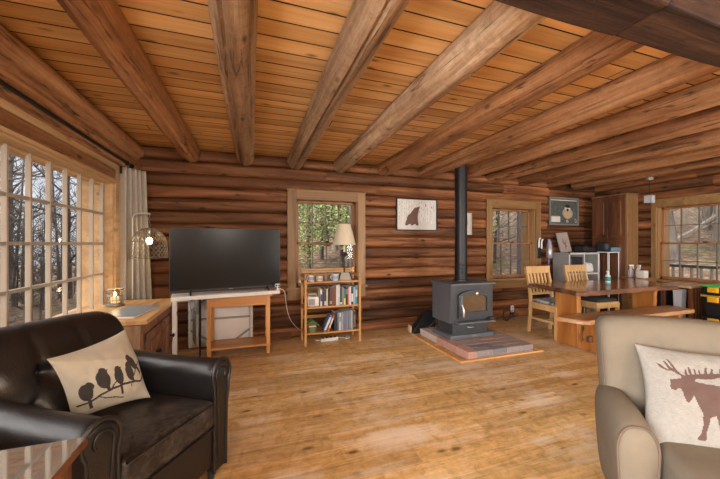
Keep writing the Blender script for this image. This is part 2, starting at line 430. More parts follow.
logwall('wall_left', lambda u, d, z: (XL - d, u, z), YF - .2, YB + .2, [(W1[0] - .05, W1[1] + .05, *OZ), (-2.1, .2, *OZ)], M_logy, 8)
logwall('wall_rear', lambda u, d, z: (u, YF - d, z), XL - .25, XR + .25, [(3.3, 5.9, *OZ)], M_logx, 9)

# plate logs along the left wall under the ceiling (they bulge into the room)
def round_log(mb, axis, c0, c1, fixed, r, seed, seg=40, crack=None, squash=1., nr=28, flat_top=None):
    rg = random.Random(seed); sd = rg.random() * 50; rings = []
    for i in range(seg + 1):
        u = c0 + (c1 - c0) * i / seg; ring = []
        ox = .012 * noise.noise(Vector((u * .5, sd, 1))); oz = .010 * noise.noise(Vector((u * .5, sd, 9)))
        rad = r * (1 + .06 * noise.noise(Vector((u * .8, sd, 4))))
        for j in range(nr):
            a = 2 * pi * j / nr; q = rad * (1 + .05 * noise.noise(Vector((u * 1.7 + sd, cos(a) * 1.2, sin(a) * 1.2))))
            if crack is not None:
                da = (a - crack - .25 * noise.noise(Vector((u * .7, sd, 2))) + pi) % (2 * pi) - pi
                if abs(da) < pi / nr * 1.02 and noise.noise(Vector((u * .45, sd, 7))) > -.35: q -= .018
            du, dz = q * cos(a) + ox, q * sin(a) * squash + oz
            z = fixed[1] + dz
            if flat_top is not None: z = min(z, flat_top)
            ring.append((fixed[0] + du, u, z) if axis == 'y' else (u, fixed[0] + du, z))
        rings.append(ring)
    mb.loft(rings, True, rg.random()); return mb
mb = MB(); round_log(mb, 'y', YF, YB - .02, (XL + .03, 2.335), .115, 21, 50, 5.6, flat_top=ZC - .002)
recalc(tag(mb.build('trim_3', M_beamA, smooth=60), 'round brown log running along the top of the left wall under the ceiling', 'log', kind='structure'))
mb = MB(); round_log(mb, 'y', YF, YB - .02, (XL + .035, 2.165), .082, 23, 50, 5.9)
recalc(struct(mb.build('trim_1', M_beamA, smooth=60)))
mb = MB(); mb.box(XL - .02, XL + .03, .4, 4.06, 2.035, 2.125, .7)
struct(mb.build('trim_2', M_trimy, bevel=.004))
# boards between trim and floor on the back wall
mb = MB(); mb.box(XL, .5, YB - .025, YB + .06, 0, .1, .5)
struct(mb.build('baseboard_back', M_logx, bevel=.004))

# ------------------------------------------------------------------ windows
def dh_window(name, M, u0, u1, cols, sashm, muntm, trimm, trimx):
    """double hung: local u to the right, v outward, z up; M maps local to world"""
    def B(mb, *a, t=.5): mb.box(*a, t, 0, M); return mb
    rg = random.Random(len(name) + int(u0 * 10))
    z0, z1 = WZ; zm = 1.28; root = None
    mb = MB(); cw = .075 if name == 'window_4' else .115
    B(mb, u0 - cw, u0, -.028, .0, z0 - .17, z1 + .125, t=.3); B(mb, u1, u1 + cw, -.028, .0, z0 - .17, z1 + .125, t=.6)
    root = struct(mb.build(name, trimm, bevel=.004))
    mb = MB(); B(mb, u0 - .0, u1 + .0, -.028, .0, z1, z1 + .125, t=.45); B(mb, u0 - cw - .01, u1 + cw + .01, -.032, 0, z1 + .122, z1 + .137, t=.5)
    mb.build('head_casing', trimx, root, bevel=.004)
    mb = MB(); B(mb, u0 - cw - .02, u1 + cw + .02, -.06, .06, z0 - .035, z0, t=.7); mb.build('sill', trimx, root, bevel=.006)
    mb = MB(); B(mb, u0, u1, -.024, 0, z0 - .165, z0 - .035, t=.4); mb.build('apron', trimx, root, bevel=.004)
    mb = MB()
    B(mb, u0 - .06, u0 + .012, 0, .3, z0 - .1, z1 + .1, t=.8); B(mb, u1 - .012, u1 + .06, 0, .3, z0 - .1, z1 + .1, t=.9)
    B(mb, u0 - .06, u1 + .06, 0, .3, z1, z1 + .1, t=.6); B(mb, u0 - .06, u1 + .06, 0, .3, z0 - .1, z0, t=.6)
    mb.build('jamb', trimm, root)
    for nm, a, b, v in (('upper_sash', zm - .012, z1 - .002, .095), ('lower_sash', z0 + .002, zm + .018, .05)):
        mb = MB(); w = .034
        B(mb, u0 + .012, u0 + .012 + w, v, v + .04, a, b); B(mb, u1 - .012 - w, u1 - .012, v, v + .04, a, b)
        B(mb, u0 + .012, u1 - .012, v, v + .04, b - .03, b); B(mb, u0 + .012, u1 - .012, v, v + .04, a, a + (.05 if 'low' in nm else .03))
        sa = mb.build(nm, sashm, root, bevel=.003)
        mb = MB()
        for i in range(1, cols):
            u = u0 + .046 + (u1 - u0 - .092) * i / cols; B(mb, u - .006, u + .006, v + .008, v + .034, a, b)
        zc = (a + b) / 2 + .005; B(mb, u0 + .03, u1 - .03, v + .008, v + .034, zc - .006, zc + .006)
        mb.build('muntin_grid', muntm, sa)
        mb = MB(); B(mb, u0 + .03, u1 - .03, v + .019, v + .023, a + .01, b - .01); mb.build('pane', M_glass, sa)
    mb = MB(); mb.rbox(tuple(M @ Vector(((u0 + u1) / 2, .04, zm + .022))), (.05, .05, .018), .008, 2); mb.build('sash_lock', M_black, root, smooth=60)
    return root
MBk = Matrix.Translation((0, YB, 0))
MRt = Matrix.Translation((XR, 0, 0)) @ Matrix.Rotation(-pi / 2, 4, 'Z')      # local +u = -Y, local +v = +X
dh_window('window_2', MBk, *W2, 4, M_sash, M_muntd, M_trim, M_trimx)
dh_window('window_3', MBk, *W3, 4, M_sash, M_muntd, M_trim, M_trimx)
dh_window('window_4', MRt, -W4[1], -W4[0], 5, M_sash, M_muntd, M_trim, M_trimx)
# wide multi-pane window on the left
mb = MB(); y0, y1 = W1; z0, z1 = .66, 1.905
mb.box(XL - .01, XL + .022, y1, y1 + .13, z0 - .12, 2.04, .7); mb.box(XL - .01, XL + .022, y0 - .13, y0, z0 - .12, 2.04, .4)
w1 = struct(mb.build('window_1', M_trimy, bevel=.004))
mb = MB(); mb.box(XL - .01, XL + .02, y0, y1, z1 + .02, 2.04, .12); mb.build('head_casing', M_beamA, w1, bevel=.004)
mb = MB(); mb.box(XL - .02, XL + .035, y0 - .02, y1 + .02, z1 + .0, z1 + .026, .9); mb.build('head_trim', M_trimy, w1, bevel=.006)
mb = MB(); mb.box(XL - .08, XL + .02, y0, y1, z1 - .02, z1 - .0, .6); mb.box(XL - .16, XL - .08, y0, y1, z1 - .035, z1 - .01, .8); mb.build('top_rail', M_trimy, w1, bevel=.006)
mb = MB()
mb.box(XL - .26, XL, y1 - .02, y1 + .06, z0 - .1, z1 + .1, .9); mb.box(XL - .26, XL, y0 - .06, y0 + .02, z0 - .1, z1 + .1, .9)
mb.box(XL - .26, XL - .01, y0, y1, z1, z1 + .1, .9); mb.box(XL - .26, XL, y0, y1, z0 - .1, z0, .9)
mb.build('jamb', M_trimy, w1)
mb = MB(); mb.box(XL - .2, XL + .06, y0 - .05, y1 + .05, z0 - .03, z0 + .01, .6); mb.build('sill', M_trimy, w1, bevel=.006)
mb = MB(); gx = XL - .065
ys = [y1 - .045 - .2215 * i for i in range(0, 16) if y1 - .045 - .2215 * i > y0]
for i, yy in enumerate(ys):
    w = .03 if i in (0,) else .019
    mb.box(gx - .032, gx + .000, yy - w / 2, yy + w / 2, z0, z1 - .02, .5)
for zz in (.98, 1.28, 1.58): mb.box(gx - .032, gx - .002, y0, y1 - .02, zz - .011, zz + .011, .5)
mb.build('muntin_grid', M_munt, w1, bevel=.004)
mb = MB(); mb.box(gx - .022, gx - .018, y0, y1 - .02, z0, z1 - .03); mb.build('pane', M_glass, w1)
# unseen windows added behind the camera to bring in more light
def added_window(name, M, u0, u1, cols):
    def B(mb, *a, t=.5): mb.box(*a, t, 0, M)
    mb = MB(); z0, z1 = WZ
    B(mb, u0 - .1, u0, -.028, .1, z0 - .1, z1 + .1); B(mb, u1, u1 + .1, -.028, .1, z0 - .1, z1 + .1); B(mb, u0, u1, -.028, .1, z1, z1 + .1); B(mb, u0, u1, -.04, .1, z0 - .1, z0)
    r = struct(mb.build(name, M_trim, bevel=.004)); mb = MB()
    for i in range(cols + 1):
        u = u0 + (u1 - u0) * i / cols; B(mb, u - .018, u + .018, .05, .09, z0, z1)
    for z in (.98, 1.28, 1.58): B(mb, u0, u1, .055, .085, z - .012, z + .012)
    mb.build('muntin_grid', M_munt, r); mb = MB(); B(mb, u0, u1, .068, .072, z0, z1); mb.build('pane', M_glass, r)
MRr = Matrix.Translation((0, YF, 0)) @ Matrix.Rotation(pi, 4, 'Z')
MLf = Matrix.Translation((XL, 0, 0)) @ Matrix.Rotation(pi / 2, 4, 'Z')
added_window('added_window_5', MRr, -5.85, -3.35, 8)
added_window('added_window_6', MLf, -2.05, .15, 8); added_window('added_window_7', MRt, -.85, 1.55, 8)

# ------------------------------------------------------------------ beams
BX = [-.71, -.085, .555, 1.19, 1.86, 2.53, 3.16, 3.80, 4.45, 5.09, 5.73]
BL = ['brown round ceiling log nearest the big left window, above the wire lamp',
      'grey-brown round ceiling log with a long dark split, straight above the TV',
      'pale weathered ceiling log that meets the wall above the window behind the bookcase',
      'blotchy weathered ceiling log meeting the wall above the right edge of the bookcase window',
      'ceiling log with a pale scuffed flank meeting the wall just above the bear picture',
      'cracked brown ceiling log ending between bear picture and stovepipe',
      'ceiling log directly behind the top of the black stovepipe',
      'ceiling log ending above the left side of the window behind the chairs',
      'ceiling log ending above the right side of the window behind the chairs',
      'ceiling log ending above the bird calendar',
      'rightmost ceiling log, over the tall corner cabinet']
BM = [M_beamA, M_beamB, M_beamB, M_beamB, M_beamA, M_beamA, M_beamA, M_beamA, M_beamA, M_beamA, M_beamA]
CR = [4.2, 4.25, 4.6, 5.2, 4.0, 3.9, 3.95, 3.9, 3.85, 3.8, 4.0]
for i, x in enumerate(BX):
    mb = MB(); r = [.112, .108, .11, .112, .115, .118, .112, .11, .112, .105, .105][i]
    round_log(mb, 'y', YF, YB + .03, (x, 2.39), r, 40 + i, 90, CR[i], nr=44, flat_top=ZC - .002)
    recalc(tag(mb.build('ceiling_beam', BM[i], smooth=50), BL[i], 'beam', 'log beams across the ceiling', 'thing'))
def rough_timber(x0, x1, y0, y1, z0, z1, seed, name, label):
    mb = MB(); rings = []; n = 50
    for i in range(n + 1):
        u = x0 + (x1 - x0) * i / n; f = lambda a: .012 * noise.noise(Vector((u * 1.3, a * 5, seed)))
        rings.append([(u, y0 + f(1), z0 + f(2)), (u, (y0 + y1) / 2, z0 + f(7) * .6), (u, y1 + f(3), z0 + f(4)), (u, y1 + f(5), z1), (u, y0 + f(6), z1)])
    mb.loft(rings, True, (seed % 7) / 7)
    return recalc(tag(mb.build(name, M_gird, bevel=.01), label, 'beam', None, 'thing'))
rough_timber(XL, 1.425, .73, .925, 2.14, 2.285, 3, 'ceiling_girder', 'rough dark hewn timber carrying the ceiling logs overhead, left of the butt joint')
rough_timber(1.43, XR, .74, .93, 2.145, 2.285, 5, 'ceiling_girder', 'rough dark hewn timber carrying the ceiling logs overhead, right of the butt joint')

# ------------------------------------------------------------------ curtain and rod
t = T('curtain_rod', 'black metal curtain rod above the big left window', 'curtain rod', (XL, 2., 2.12))
mb = MB(); mb.tube([(.10, -1.7, 0), (.10, 2.05, 0)], .014, 12); mb.build('rod', M_black, t, smooth=60)
mb = MB(); mb.lathe([(0, -.03), (.022, -.02), (.026, 0), (.02, .02), (.012, .03), (.012, .05)], (.10, 2.08, 0), 14, M=Matrix.Rotation(pi / 2, 4, 'X')); mb.build('finial', M_black, t, smooth=60)
for yy in (.12, 1.95, -1.5):
    mb = MB(); mb.box(.04, .055, yy - .012, yy + .012, -.11, .02); mb.bar((.05, yy, 0), (.115, yy, -.012), .016, .01); mb.tube([(.10 + .02 * cos(a), yy, .02 * sin(a)) for a in [i * pi / 5 for i in range(10)]], .005, 6, closed=True)
    mb.build('bracket', M_black, t)
def curtain(name, label, path_top, path_bot, z1, z0, folds, amp, mat):
    mb = MB(); nu, nv = folds * 10, 40; vs = []; fs = []
    for j in range(nv + 1):
        v = j / nv
        for i in range(nu + 1):
            u = i / nu
            a = Vector(path_top[0]).lerp(Vector(path_top[1]), u); b = Vector(path_bot[0]).lerp(Vector(path_bot[1]), u)
            p = a.lerp(b, v); d = (Vector(path_top[1]) - Vector(path_top[0])).normalized(); nrm = Vector((-d.y, d.x))
            am = amp * (.55 + .45 * v) * (1 + .4 * noise.noise(Vector((u * 6, v * .8, 3))))
            w = sin(u * folds * 2 * pi + .8 * noise.noise(Vector((u * 4, v * 1.3, 1)))) * am + .012 * noise.noise(Vector((u * 9, v * 5, 8)))
            p = p + nrm * w
            vs.append((p.x, p.y, z1 + (z0 - z1) * v))
    for j in range(nv):
        for i in range(nu): fs.append((j * (nu + 1) + i, j * (nu + 1) + i + 1, (j + 1) * (nu + 1) + i + 1, (j + 1) * (nu + 1) + i))
    mb.add(vs, fs); o = mb.build(name, mat, smooth=180)
    s = o.modifiers.new('solid', 'SOLIDIFY'); s.thickness = .003; return o
cu = tag(curtain('curtain', '', [(-1.31, 3.99), (-1.15, 4.20)], [(-1.33, 3.97), (-1.10, 4.27)], 2.09, .30, 5, .05, M_curt), 'light grey curtain gathered in the corner right of the big left window', 'curtain')

# ------------------------------------------------------------------ arc lamp with wire shade, behind the desk
t = T('arc_floor_lamp', 'floor lamp with glowing bulb in a domed wire-mesh shade', 'lamp', (-1.205, 4.0, 0))
mb = MB(); mb.lathe([(.11, 0), (.11, .015), (.02, .03), (.014, .05)], (0, 0, 0), 20); mb.build('base', M_galv, t, smooth=50)
pts = [(0, 0, .03), (0, 0, 1.50)] + [(.055 - .055 * cos(a), 0, 1.54 + .06 * sin(a)) for a in [i * pi / 16 for i in range(0, 9)]] + [(.11, 0, 1.603), (.165, 0, 1.60)]
mb = MB(); mb.tube(pts, .011, 10); mb.build('pole', plain('pole_silver', (.52, .50, .46), .4, .4), t, smooth=60)
mb = MB()
for k in range(5):
    z = 1.58 - .034 * k
    mb.tube([(.155 + (.010 * cos(a) if k % 2 else 0), (0 if k % 2 else .010 * cos(a)), z + .018 * sin(a)) for a in [i * pi / 5 for i in range(10)]], .003, 5, closed=True)
mb.build('chain', M_galv, t, smooth=60)
def dome(z): # radius of the wire shade at height fraction 0 (bottom) .. 1 (top)
    return .178 - .02 * z if z < .3 else .172 * sqrt(max(0., 1 - ((z - .3) / .72) ** 2.2))
mb = MB(); nz = 26; zb, zt = 1.125, 1.445; nth = 26
P_ = lambda th, h: (.155 + max(.02, dome(h)) * cos(th), max(.02, dome(h)) * sin(th), zb + (zt - zb) * h)
for k in range(nth):
    for sg in (1, -1):
        mb.tube([P_(2 * pi * (k + sg * h * 6) / nth, h) for h in [i / nz for i in range(nz + 1)]],   .0024, 3, False)
sh = mb.build('wire_shade', M_galv, t)
mb = MB()
for k in range(8): mb.tube([P_(2 * pi * k / 8, i / nz) for i in range(nz + 1)], .003, 5, False)
for h in (0, .55): mb.tube([P_(2 * pi * i / 32, h) for i in range(32)], .0035, 5, closed=True)
mb.build('wire_hoop', M_galv, sh, smooth=60)
mb = MB(); mb.lathe([(.02, .1), (.024, .06), (.024, .02), (.014, 0)], (.155, 0, 1.345), 14); mb.build('socket', M_steel, t, smooth=50)
mb = MB(); mb.lathe([(.0, -.075), (.016, -.072), (.028, -.055), (.031, -.038), (.025, -.018), (.014, 0)], (.155, 0, 1.345), 16); mb.build('bulb', M_bulb, t, smooth=80)

# ------------------------------------------------------------------ desk under the window
t = T('wooden_chest', 'low rustic chest with a pale plank top under the big window', 'chest', (-1.03, 3.40, 0))
mb = MB(); mb.box(-.24, .225, -.5, .5, .04, .655); b_ = mb.build('body', M_deskd, t, bevel=.006)
for i, (xa, xb) in enumerate(((-.255, -.10), (-.10, .06), (.06, .25))):
    pass
mb = MB()
for i in range(4): mb.box(-.275 + .135 * i, -.275 + .135 * i + .1335, -.535, .535, .655, .69, .2 + .2 * i)
mb.build('plank_top', M_desk, t, bevel=.004)
mb = MB(); n = 14                                            # rough bark-edged slab on the near end
rings = []
for i in range(n + 1):
    x = -.235 + .45 * i / n
    rings.append([(x, -.5, .03), (x, -.53 - .022 * noise.noise(Vector((x * 9, 0, 0))), .03), (x, -.535 - .02 * noise.noise(Vector((x * 9, 3, 2))), .2), (x, -.53 - .03 * noise.noise(Vector((x * 9, 5, 4))), .42), (x, -.525 - .02 * noise.noise(Vector((x * 7, 8, 6))), .65), (x, -.5, .65)])
mb.loft(rings, True, .8); mb.build('end_slab', wood('bark_slab', (.12, .05, .025), (.30, .16, .08), (.46, .30, .17), 'z', 6, .3, .6, .5, .2, .8), t, smooth=50)
for k, (ya, yb) in enumerate(((-.46, -.03), (.03, .46))):
    mb = MB(); mb.box(.225, .243, ya, yb, .09, .56)
    d = mb.build('door', M_deskd, t, bevel=.004)
    mb = MB(); mb.box(.243, .252, ya + .08, yb - .08, .16, .49, .9); mb.build('raised_panel', M_deskd, d, bevel=.008)
    mb = MB(); mb.bar((.25, ya, .1), (.25, yb, .55), .012, .05, .2, up=(1, 0, 0)); mb.build('brace', M_deskd, d)
    mb = MB(); mb.lathe([(.008, 0), (.008, .02), (.02, .028), (.02, .036), (0, .045)], (.252, (ya + yb) / 2, .36), 14, M=Matrix.Rotation(pi / 2, 4, 'Y')); mb.build('knob', M_black, d, smooth=50)
mb = MB(); mb.box(.225, .24, -.5, .5, .58, .655, .7); mb.build('apron', M_deskd, t, bevel=.004)
# lantern, laptop on the chest
t = T('candle_lantern', 'wire and glass candle lantern glowing on the chest top', 'lantern', (-1.225, 3.60, .69))
mb = MB(); mb.lathe([(.075, 0), (.078, .012), (.06, .02), (.058, .03)], n=24); mb.build('base', M_galv, t, smooth=50)
mb = MB(); mb.lathe([(.057, .03), (.06, .04), (.06, .155), (.057, .155), (.057, .04), (.054, .03)], n=24); mb.build('glass_cylinder', M_jar, t, smooth=50)
mb = MB()
for k in range(12): a = 2 * pi * k / 12; mb.tube([(.064 * cos(a), .064 * sin(a), .02), (.064 * cos(a), .064 * sin(a), .16)], .0025, 5)
for z in (.06, .10, .14): mb.tube([(.065 * cos(2 * pi * i / 24), .065 * sin(2 * pi * i / 24), z) for i in range(24)], .0025, 5, closed=True)
mb.tube([(.067 * cos(2 * pi * i / 24), .067 * sin(2 * pi * i / 24), .158) for i in range(24)], .006, 6, closed=True)
mb.build('wire_cage', M_galv, t)
mb = MB(); mb.lathe([(.032, .03), (.032, .09), (.004, .092), (0, .092)], n=18); cn = mb.build('candle', plain('wax', (.8, .62, .36), .6, emit=(1, .6, .25), es=.5), t, smooth=50)
mb = MB(); mb.lathe([(0, .092), (.01, .105), (.008, .12), (0, .14)], n=10); mb.build('flame', plain('flame', (1, .7, .3), emit=(1, .62, .22), es=40), cn, smooth=80)
t = T('magazine', 'blue-grey closed magazine lying on the chest top', 'magazine', (-.98, 3.23, .69), math.radians(-8))
mb = MB(); mb.box(-.13, .13, -.24, .24, 0, .012, .5, 1); mb.box(-.132, .132, -.242, .242, .012, .0145, .5, 0); mb.build('cover', [plain('mag_cover', (.20, .25, .29), .35), M_paper], t)

# ------------------------------------------------------------------ TV, white desk, console, folded table
RZ = math.radians(9.5); tvc = Vector((-.225, 3.86, 0))
t = T('desk', 'long white desk top holding the TV, on a thin white leg', 'desk', (tvc.x, tvc.y, 0), RZ)
mb = MB(); mb.box(-.575, .525, -.115, .17, .695, .735); mb.build('desk_top', M_white, t, bevel=.004)
for y_ in (-.095, .14):
    mb = MB(); mb.box(-.565, -.525, y_ - .02, y_ + .02, 0, .695); mb.build('leg', M_white, t, bevel=.003)
mb = MB(); mb.bar((-.55, .14, .67), (-.40, .14, .67), .02, .05); mb.build('rail', M_white, t)
t = T('flat_screen_tv', 'large black flat screen TV on the long white desk', 'tv', (tvc.x, tvc.y, 0), RZ)
hw = .575; zb, zt = .765, 1.45; yo = -.005
mb = MB(); hw0 = hw; mb.box(-hw - .02, hw - .02, yo, yo + .045, zb, zt); fr = mb.build('bezel', M_blackp, t, bevel=.005)
mb = MB(); mb.box(-hw - .010, hw - .030, yo - .0025, yo + .001, zb + .024, zt - .010); mb.build('screen', M_screen, t)
mb = MB(); mb.box(-.022, .022, yo - .003, yo, zb + .008, zb + .014); mb.build('badge', M_gray, t)
for sx in (-.40, .40):
    mb = MB(); mb.tube([(sx, yo - .10, .742), (sx, yo - .05, .748), (sx + .004, yo + .02, .785)], [.008, .009, .01], 8); mb.tube([(sx, yo + .13, .742), (sx, yo + .06, .75), (sx + .004, yo + .02, .785)], [.008, .009, .01], 8)
    mb.build('foot', M_blackp, t, smooth=60)
t = T('webcam', 'small white camera standing on the right end of the white desk', 'camera', (.285, 3.90, .735), RZ)
mb = MB(); mb.lathe([(.022, 0), (.022, .006), (.006, .012), (.006, .03)], n=16); mb.build('stand', M_whitep, t, smooth=50)
mb = MB(); mb.rbox((0, 0, .05), (.062, .03, .042), .014, 3); bd = mb.build('body', M_whitep, t, smooth=60)
for sx in (-.016, .016):
    mb = MB(); mb.lathe([(.011, 0), (.011, .004), (0, .005)], (sx, -.0145, .05), 14, M=Matrix.Rotation(pi / 2, 4, 'X')); mb.build('lens', M_blackp, bd)
cab = lambda pts, r, name, mat, lab: recalc(tag(MB().tube(pts, r, 6).build(name, mat, smooth=80), lab, 'cable'))
def smoothpath(P, n=8):
    P = [Vector(p) for p in P]; out = []
    for i in range(len(P) - 1):
        a, b, c, d = P[max(i - 1, 0)], P[i], P[i + 1], P[min(i + 2, len(P) - 1)]
        for k in range(n):
            s = k / n; out.append(.5 * ((2 * b) + (c - a) * s + (2 * a - 5 * b + 4 * c - d) * s * s + (3 * b - a - 3 * c + d) * s ** 3))
    out.append(P[-1]); return out
cab(smoothpath([(.29, 3.95, .738), (.315, 3.955, .738), (.37, 3.93, .70), (.40, 4.02, .52), (.45, 4.15, .34), (.52, 4.25, .22), (.60, 4.30, .13), (.70, 4.33, .06)]), .004, 'power_cable', M_whitep, 'white cable drooping from the white desk towards the bookcase')
t = T('console_table', 'small oak side table with a low shelf, half under the TV desk', 'table', (-.135, 3.90, 0))
CW, CD = .328, .185
t.location = (-.135, 4.06, 0)
mb = MB(); mb.box(-CW - .03, CW + .03, -CD - .02, CD, .67, .695); mb.build('top', M_oak, t, bevel=.003)
for sx in (-1, 1):
    for sy in (-1, 1):
        mb = MB(); x, y_ = sx * (CW - .012), sy * (CD - .03); mb.box(x - .02, x + .02, y_ - .02, y_ + .02, 0, .665); mb.build('leg', M_oakz, t, bevel=.003)
mb = MB(); mb.box(-CW + .025, CW - .025, -CD + .018, -CD + .034, .565, .665); mb.box(-CW + .025, CW - .025, CD - .05, CD - .034, .565, .665)
for sx in (-1, 1): mb.box(sx * (CW - .012) - .008, sx * (CW - .012) + .008, -CD + .05, CD - .05, .565, .665)
mb.build('apron', M_oak, t, bevel=.003)
mb = MB(); mb.box(-CW - .012, CW + .012, -CD + .005, CD - .01, .09, .112); mb.build('shelf', M_oak, t, bevel=.003)
# folded table leaning upright behind
t = T('folding_table', 'white folded table with dark crossed frame leaning on the wall under the TV', 'folding table', (-.36, 4.30, 0), 0)
mb = MB(); mb.rbox((0, .015, .335), (.74, .03, .63), .012, 2); mb.build('panel', plain('table_grey_white', (.74, .72, .69), .5), t, smooth=50)
mb = MB(); mb.bar((-.36, -.012, .36), (.36, -.012, .36), .022, .022); mb.bar((-.36, -.012, .25), (-.05, -.012, .04), .02, .022); mb.bar((-.36, -.012, .45), (-.16, -.012, .62), .02, .022); mb.bar((.36, -.012, .22), (.10, -.012, .04), .02, .022)
mb.build('frame', M_gray, t)
for sx in (-.345, .345): mb = MB(); mb.tube([(sx, -.015, .03), (sx, -.015, .64)], .013, 8); mb.build('leg', M_white, t, smooth=60)
t = T('folding_chair', 'dark folded chair standing on edge between desk leg and leaning table', 'chair', (-.60, 4.16, 0), math.radians(-75))
mb = MB(); mb.tube(smoothpath([(-.18, 0, .01), (-.18, .0, .60), (-.14, 0, .645), (.14, 0, .645), (.18, 0, .60), (.18, 0, .01)], 5), .012, 8); mb.build('frame', M_black, t, smooth=60)
mb = MB(); mb.rbox((0, -.025, .30), (.33, .03, .38), .012, 2); mb.build('seat', M_gray, t, smooth=50)
mb = MB(); mb.rbox((0, -.01, .55), (.32, .022, .14), .01, 2); mb.build('backrest', M_gray, t, smooth=50)

# ------------------------------------------------------------------ bookcase
BXc, BY0 = .985, 3.965
t = T('bookcase', 'folding light-wood bookcase of three shelves below the window', 'bookcase', (BXc, BY0, 0))
HW, DP = .355, .30
for sx in (-1, 1):
    for y_, z in ((.0, .83), (DP, .955)):
        mb = MB(); mb.box(sx * HW - .014, sx * HW + .014, y_, y_ + .028, 0, z); mb.build('post', M_bamb, t, bevel=.003)
    for z in (.15, .47, .79, .875): mb = MB(); mb.box(sx * HW - .008, sx * HW + .008, .028, DP, z - .03, z + .01); mb.build('side_rail', M_bambx, t)
for z in (.16, .485, .80):
    mb = MB(); mb.box(-HW + .014, HW - .014, .004, DP + .02, z - .02, z); mb.build('shelf', M_bambx, t, bevel=.003)
mb = MB()
for z in (.90, .93, .855): mb.box(-HW, HW, DP + .004, DP + .02, z - .012, z + .012)
mb.build('back_rail', M_bambx, t, bevel=.002)
mb = MB()
for z in (.60, .30): mb.box(-HW, HW, DP + .01, DP + .022, z - .02, z + .02)
mb.build('back_slat', M_bambx, t, bevel=.002)
def cm(c, r=.5): return plain('c_%d_%d_%d' % tuple(int(x * 255) for x in c), c, r)
def book(x, w, h, d, z, col, label, tilt=0, grp='books on the middle shelf', y0=.03, band=None):
    mb = MB(); mb.box(-w / 2, w / 2, 0, d, 0, h, .5, 0); mb.box(-w / 2 + .003, w / 2 - .003, .004, d + .0008, .003, h + .0008, .5, 1)
    if band: mb.box(-w / 2 + .001, w / 2 - .001, -.0012, .001, h * band[0], h * band[1], .5, 2)
    o = mb.build('book', [cm(col), M_paper] + ([cm(band[2])] if band else []), loc=(BXc + x, BY0 + y0, z)); o.rotation_euler = (0, tilt, 0)
    return tag(o, label, 'book', grp)
W_, K_, NV, BR, RD = (.62, .60, .56), (.02, .02, .022), (.03, .05, .10), (.16, .055, .03), (.35, .05, .04)
mid = [(.022, .215, W_, 'white book with a dark band, first at the left of the middle shelf row', (.3, .7, NV)),
       (.020, .20, NV, 'dark navy book, second from the left in the middle shelf row', None),
       (.026, .205, (.10, .045, .035), 'dark maroon book with white foot, third from the left in the middle shelf row', (.05, .3, W_)),
       (.016, .215, (.66, .58, .42), 'cream book, fourth from the left in the middle shelf row', None),
       (.018, .225, K_, 'black book right of the cream one on the middle shelf', None),
       (.030, .235, (.10, .05, .03), 'dark brown book left of the wide brown one on the middle shelf', (.1, .25, (.4, .3, .15))),
       (.048, .245, BR, 'widest reddish brown book at the middle of the middle shelf', None),
       (.022, .255, W_, 'tall white book right of the wide brown one', None),
       (.022, .26, (.44, .50, .52), 'tall pale grey-blue book in the centre of the middle shelf', (.4, .9, W_)),
       (.024, .225, (.04, .05, .06), 'charcoal book with pale foot, just right of the pale grey-blue one', (.04, .16, W_)),
       (.020, .23, (.22, .24, .22), 'grey book in the middle shelf row, left of the green one', None),
       (.022, .205, (.05, .20, .13), 'dark green book with a yellow lower half on the middle shelf', (.0, .42, (.75, .62, .05))),
       (.026, .225, K_, 'black book right of the green and yellow one', (.6, .9, (.2, .2, .2))),
       (.016, .215, (.60, .22, .24), 'thin pink book on the middle shelf', None),
       (.020, .235, W_, 'white book right of the pink one on the middle shelf', None),
       (.028, .235, NV, 'navy book with a white emblem near the right end of the middle shelf', (.15, .6, W_)),
       (.022, .225, (.30, .42, .46), 'pale blue book near the right end of the middle shelf', None),
       (.026, .235, (.03, .26, .30), 'teal book, last at the right of the middle shelf row', (.4, .8, (.4, .5, .5)))]
x = -.165; tot = sum(b[0] for b in mid); gap = (.495 - tot) / len(mid)
for w, h, c, l, bd in mid:
    book(x + w / 2, w, h, .17, .485, c, l, band=bd); x += w + gap
low = [(.030, .225, K_, 'black book right of the slanted one on the lowest shelf', None),
       (.020, .215, (.10, .16, .22), 'slate blue book on the lowest shelf, second upright', None),
       (.022, .22, W_, 'white book on the lowest shelf with a grey band', (.5, .8, (.3, .3, .3))),
       (.026, .23, (.30, .33, .38), 'light grey volume right of the white book on the lowest shelf', None),
       (.024, .235, (.16, .20, .27), 'blue-grey volume, first of three alike on the lowest shelf', None),
       (.024, .238, (.20, .23, .29), 'blue-grey volume, second of three alike on the lowest shelf', None),
       (.024, .242, (.17, .21, .28), 'blue-grey volume, third of three alike on the lowest shelf', None),
       (.020, .245, (.36, .38, .40), 'silver grey tall book on the lowest shelf', None),
       (.034, .235, (.035, .03, .03), 'dark brown album, last at the right of the lowest shelf', (.1, .8, (.14, .1, .07)))]
x = .015
for w, h, c, l, bd in low:
    book(x + w / 2, w, h, .19, .16, c, l, grp='books on the lowest shelf', band=bd); x += w + .008
book(-.112, .03, .215, .15, .16, (.10, .16, .34), 'slanted white and blue hardback leaning on the lowest shelf books', math.radians(24), 'books on the lowest shelf', band=(.1, .9, W_))
book(-.065, .022, .22, .15, .163, (.45, .13, .06), 'slanted orange-edged book under the white and blue hardback', math.radians(22), 'books on the lowest shelf', band=(.2, .8, W_))
t = T('radio', 'boxy white radio at the left of the middle shelf', 'radio', (BXc - .255, BY0 + .03, .485))
mb = MB(); mb.rbox((0, .06, .062), (.15, .12, .124), .02, 3); b_ = mb.build('case', M_whitep, t, smooth=50)
mb = MB(); mb.rbox((-.02, -.002, .06), (.08, .008, .08), .004, 2); mb.build('grille', M_gray, b_, smooth=50)
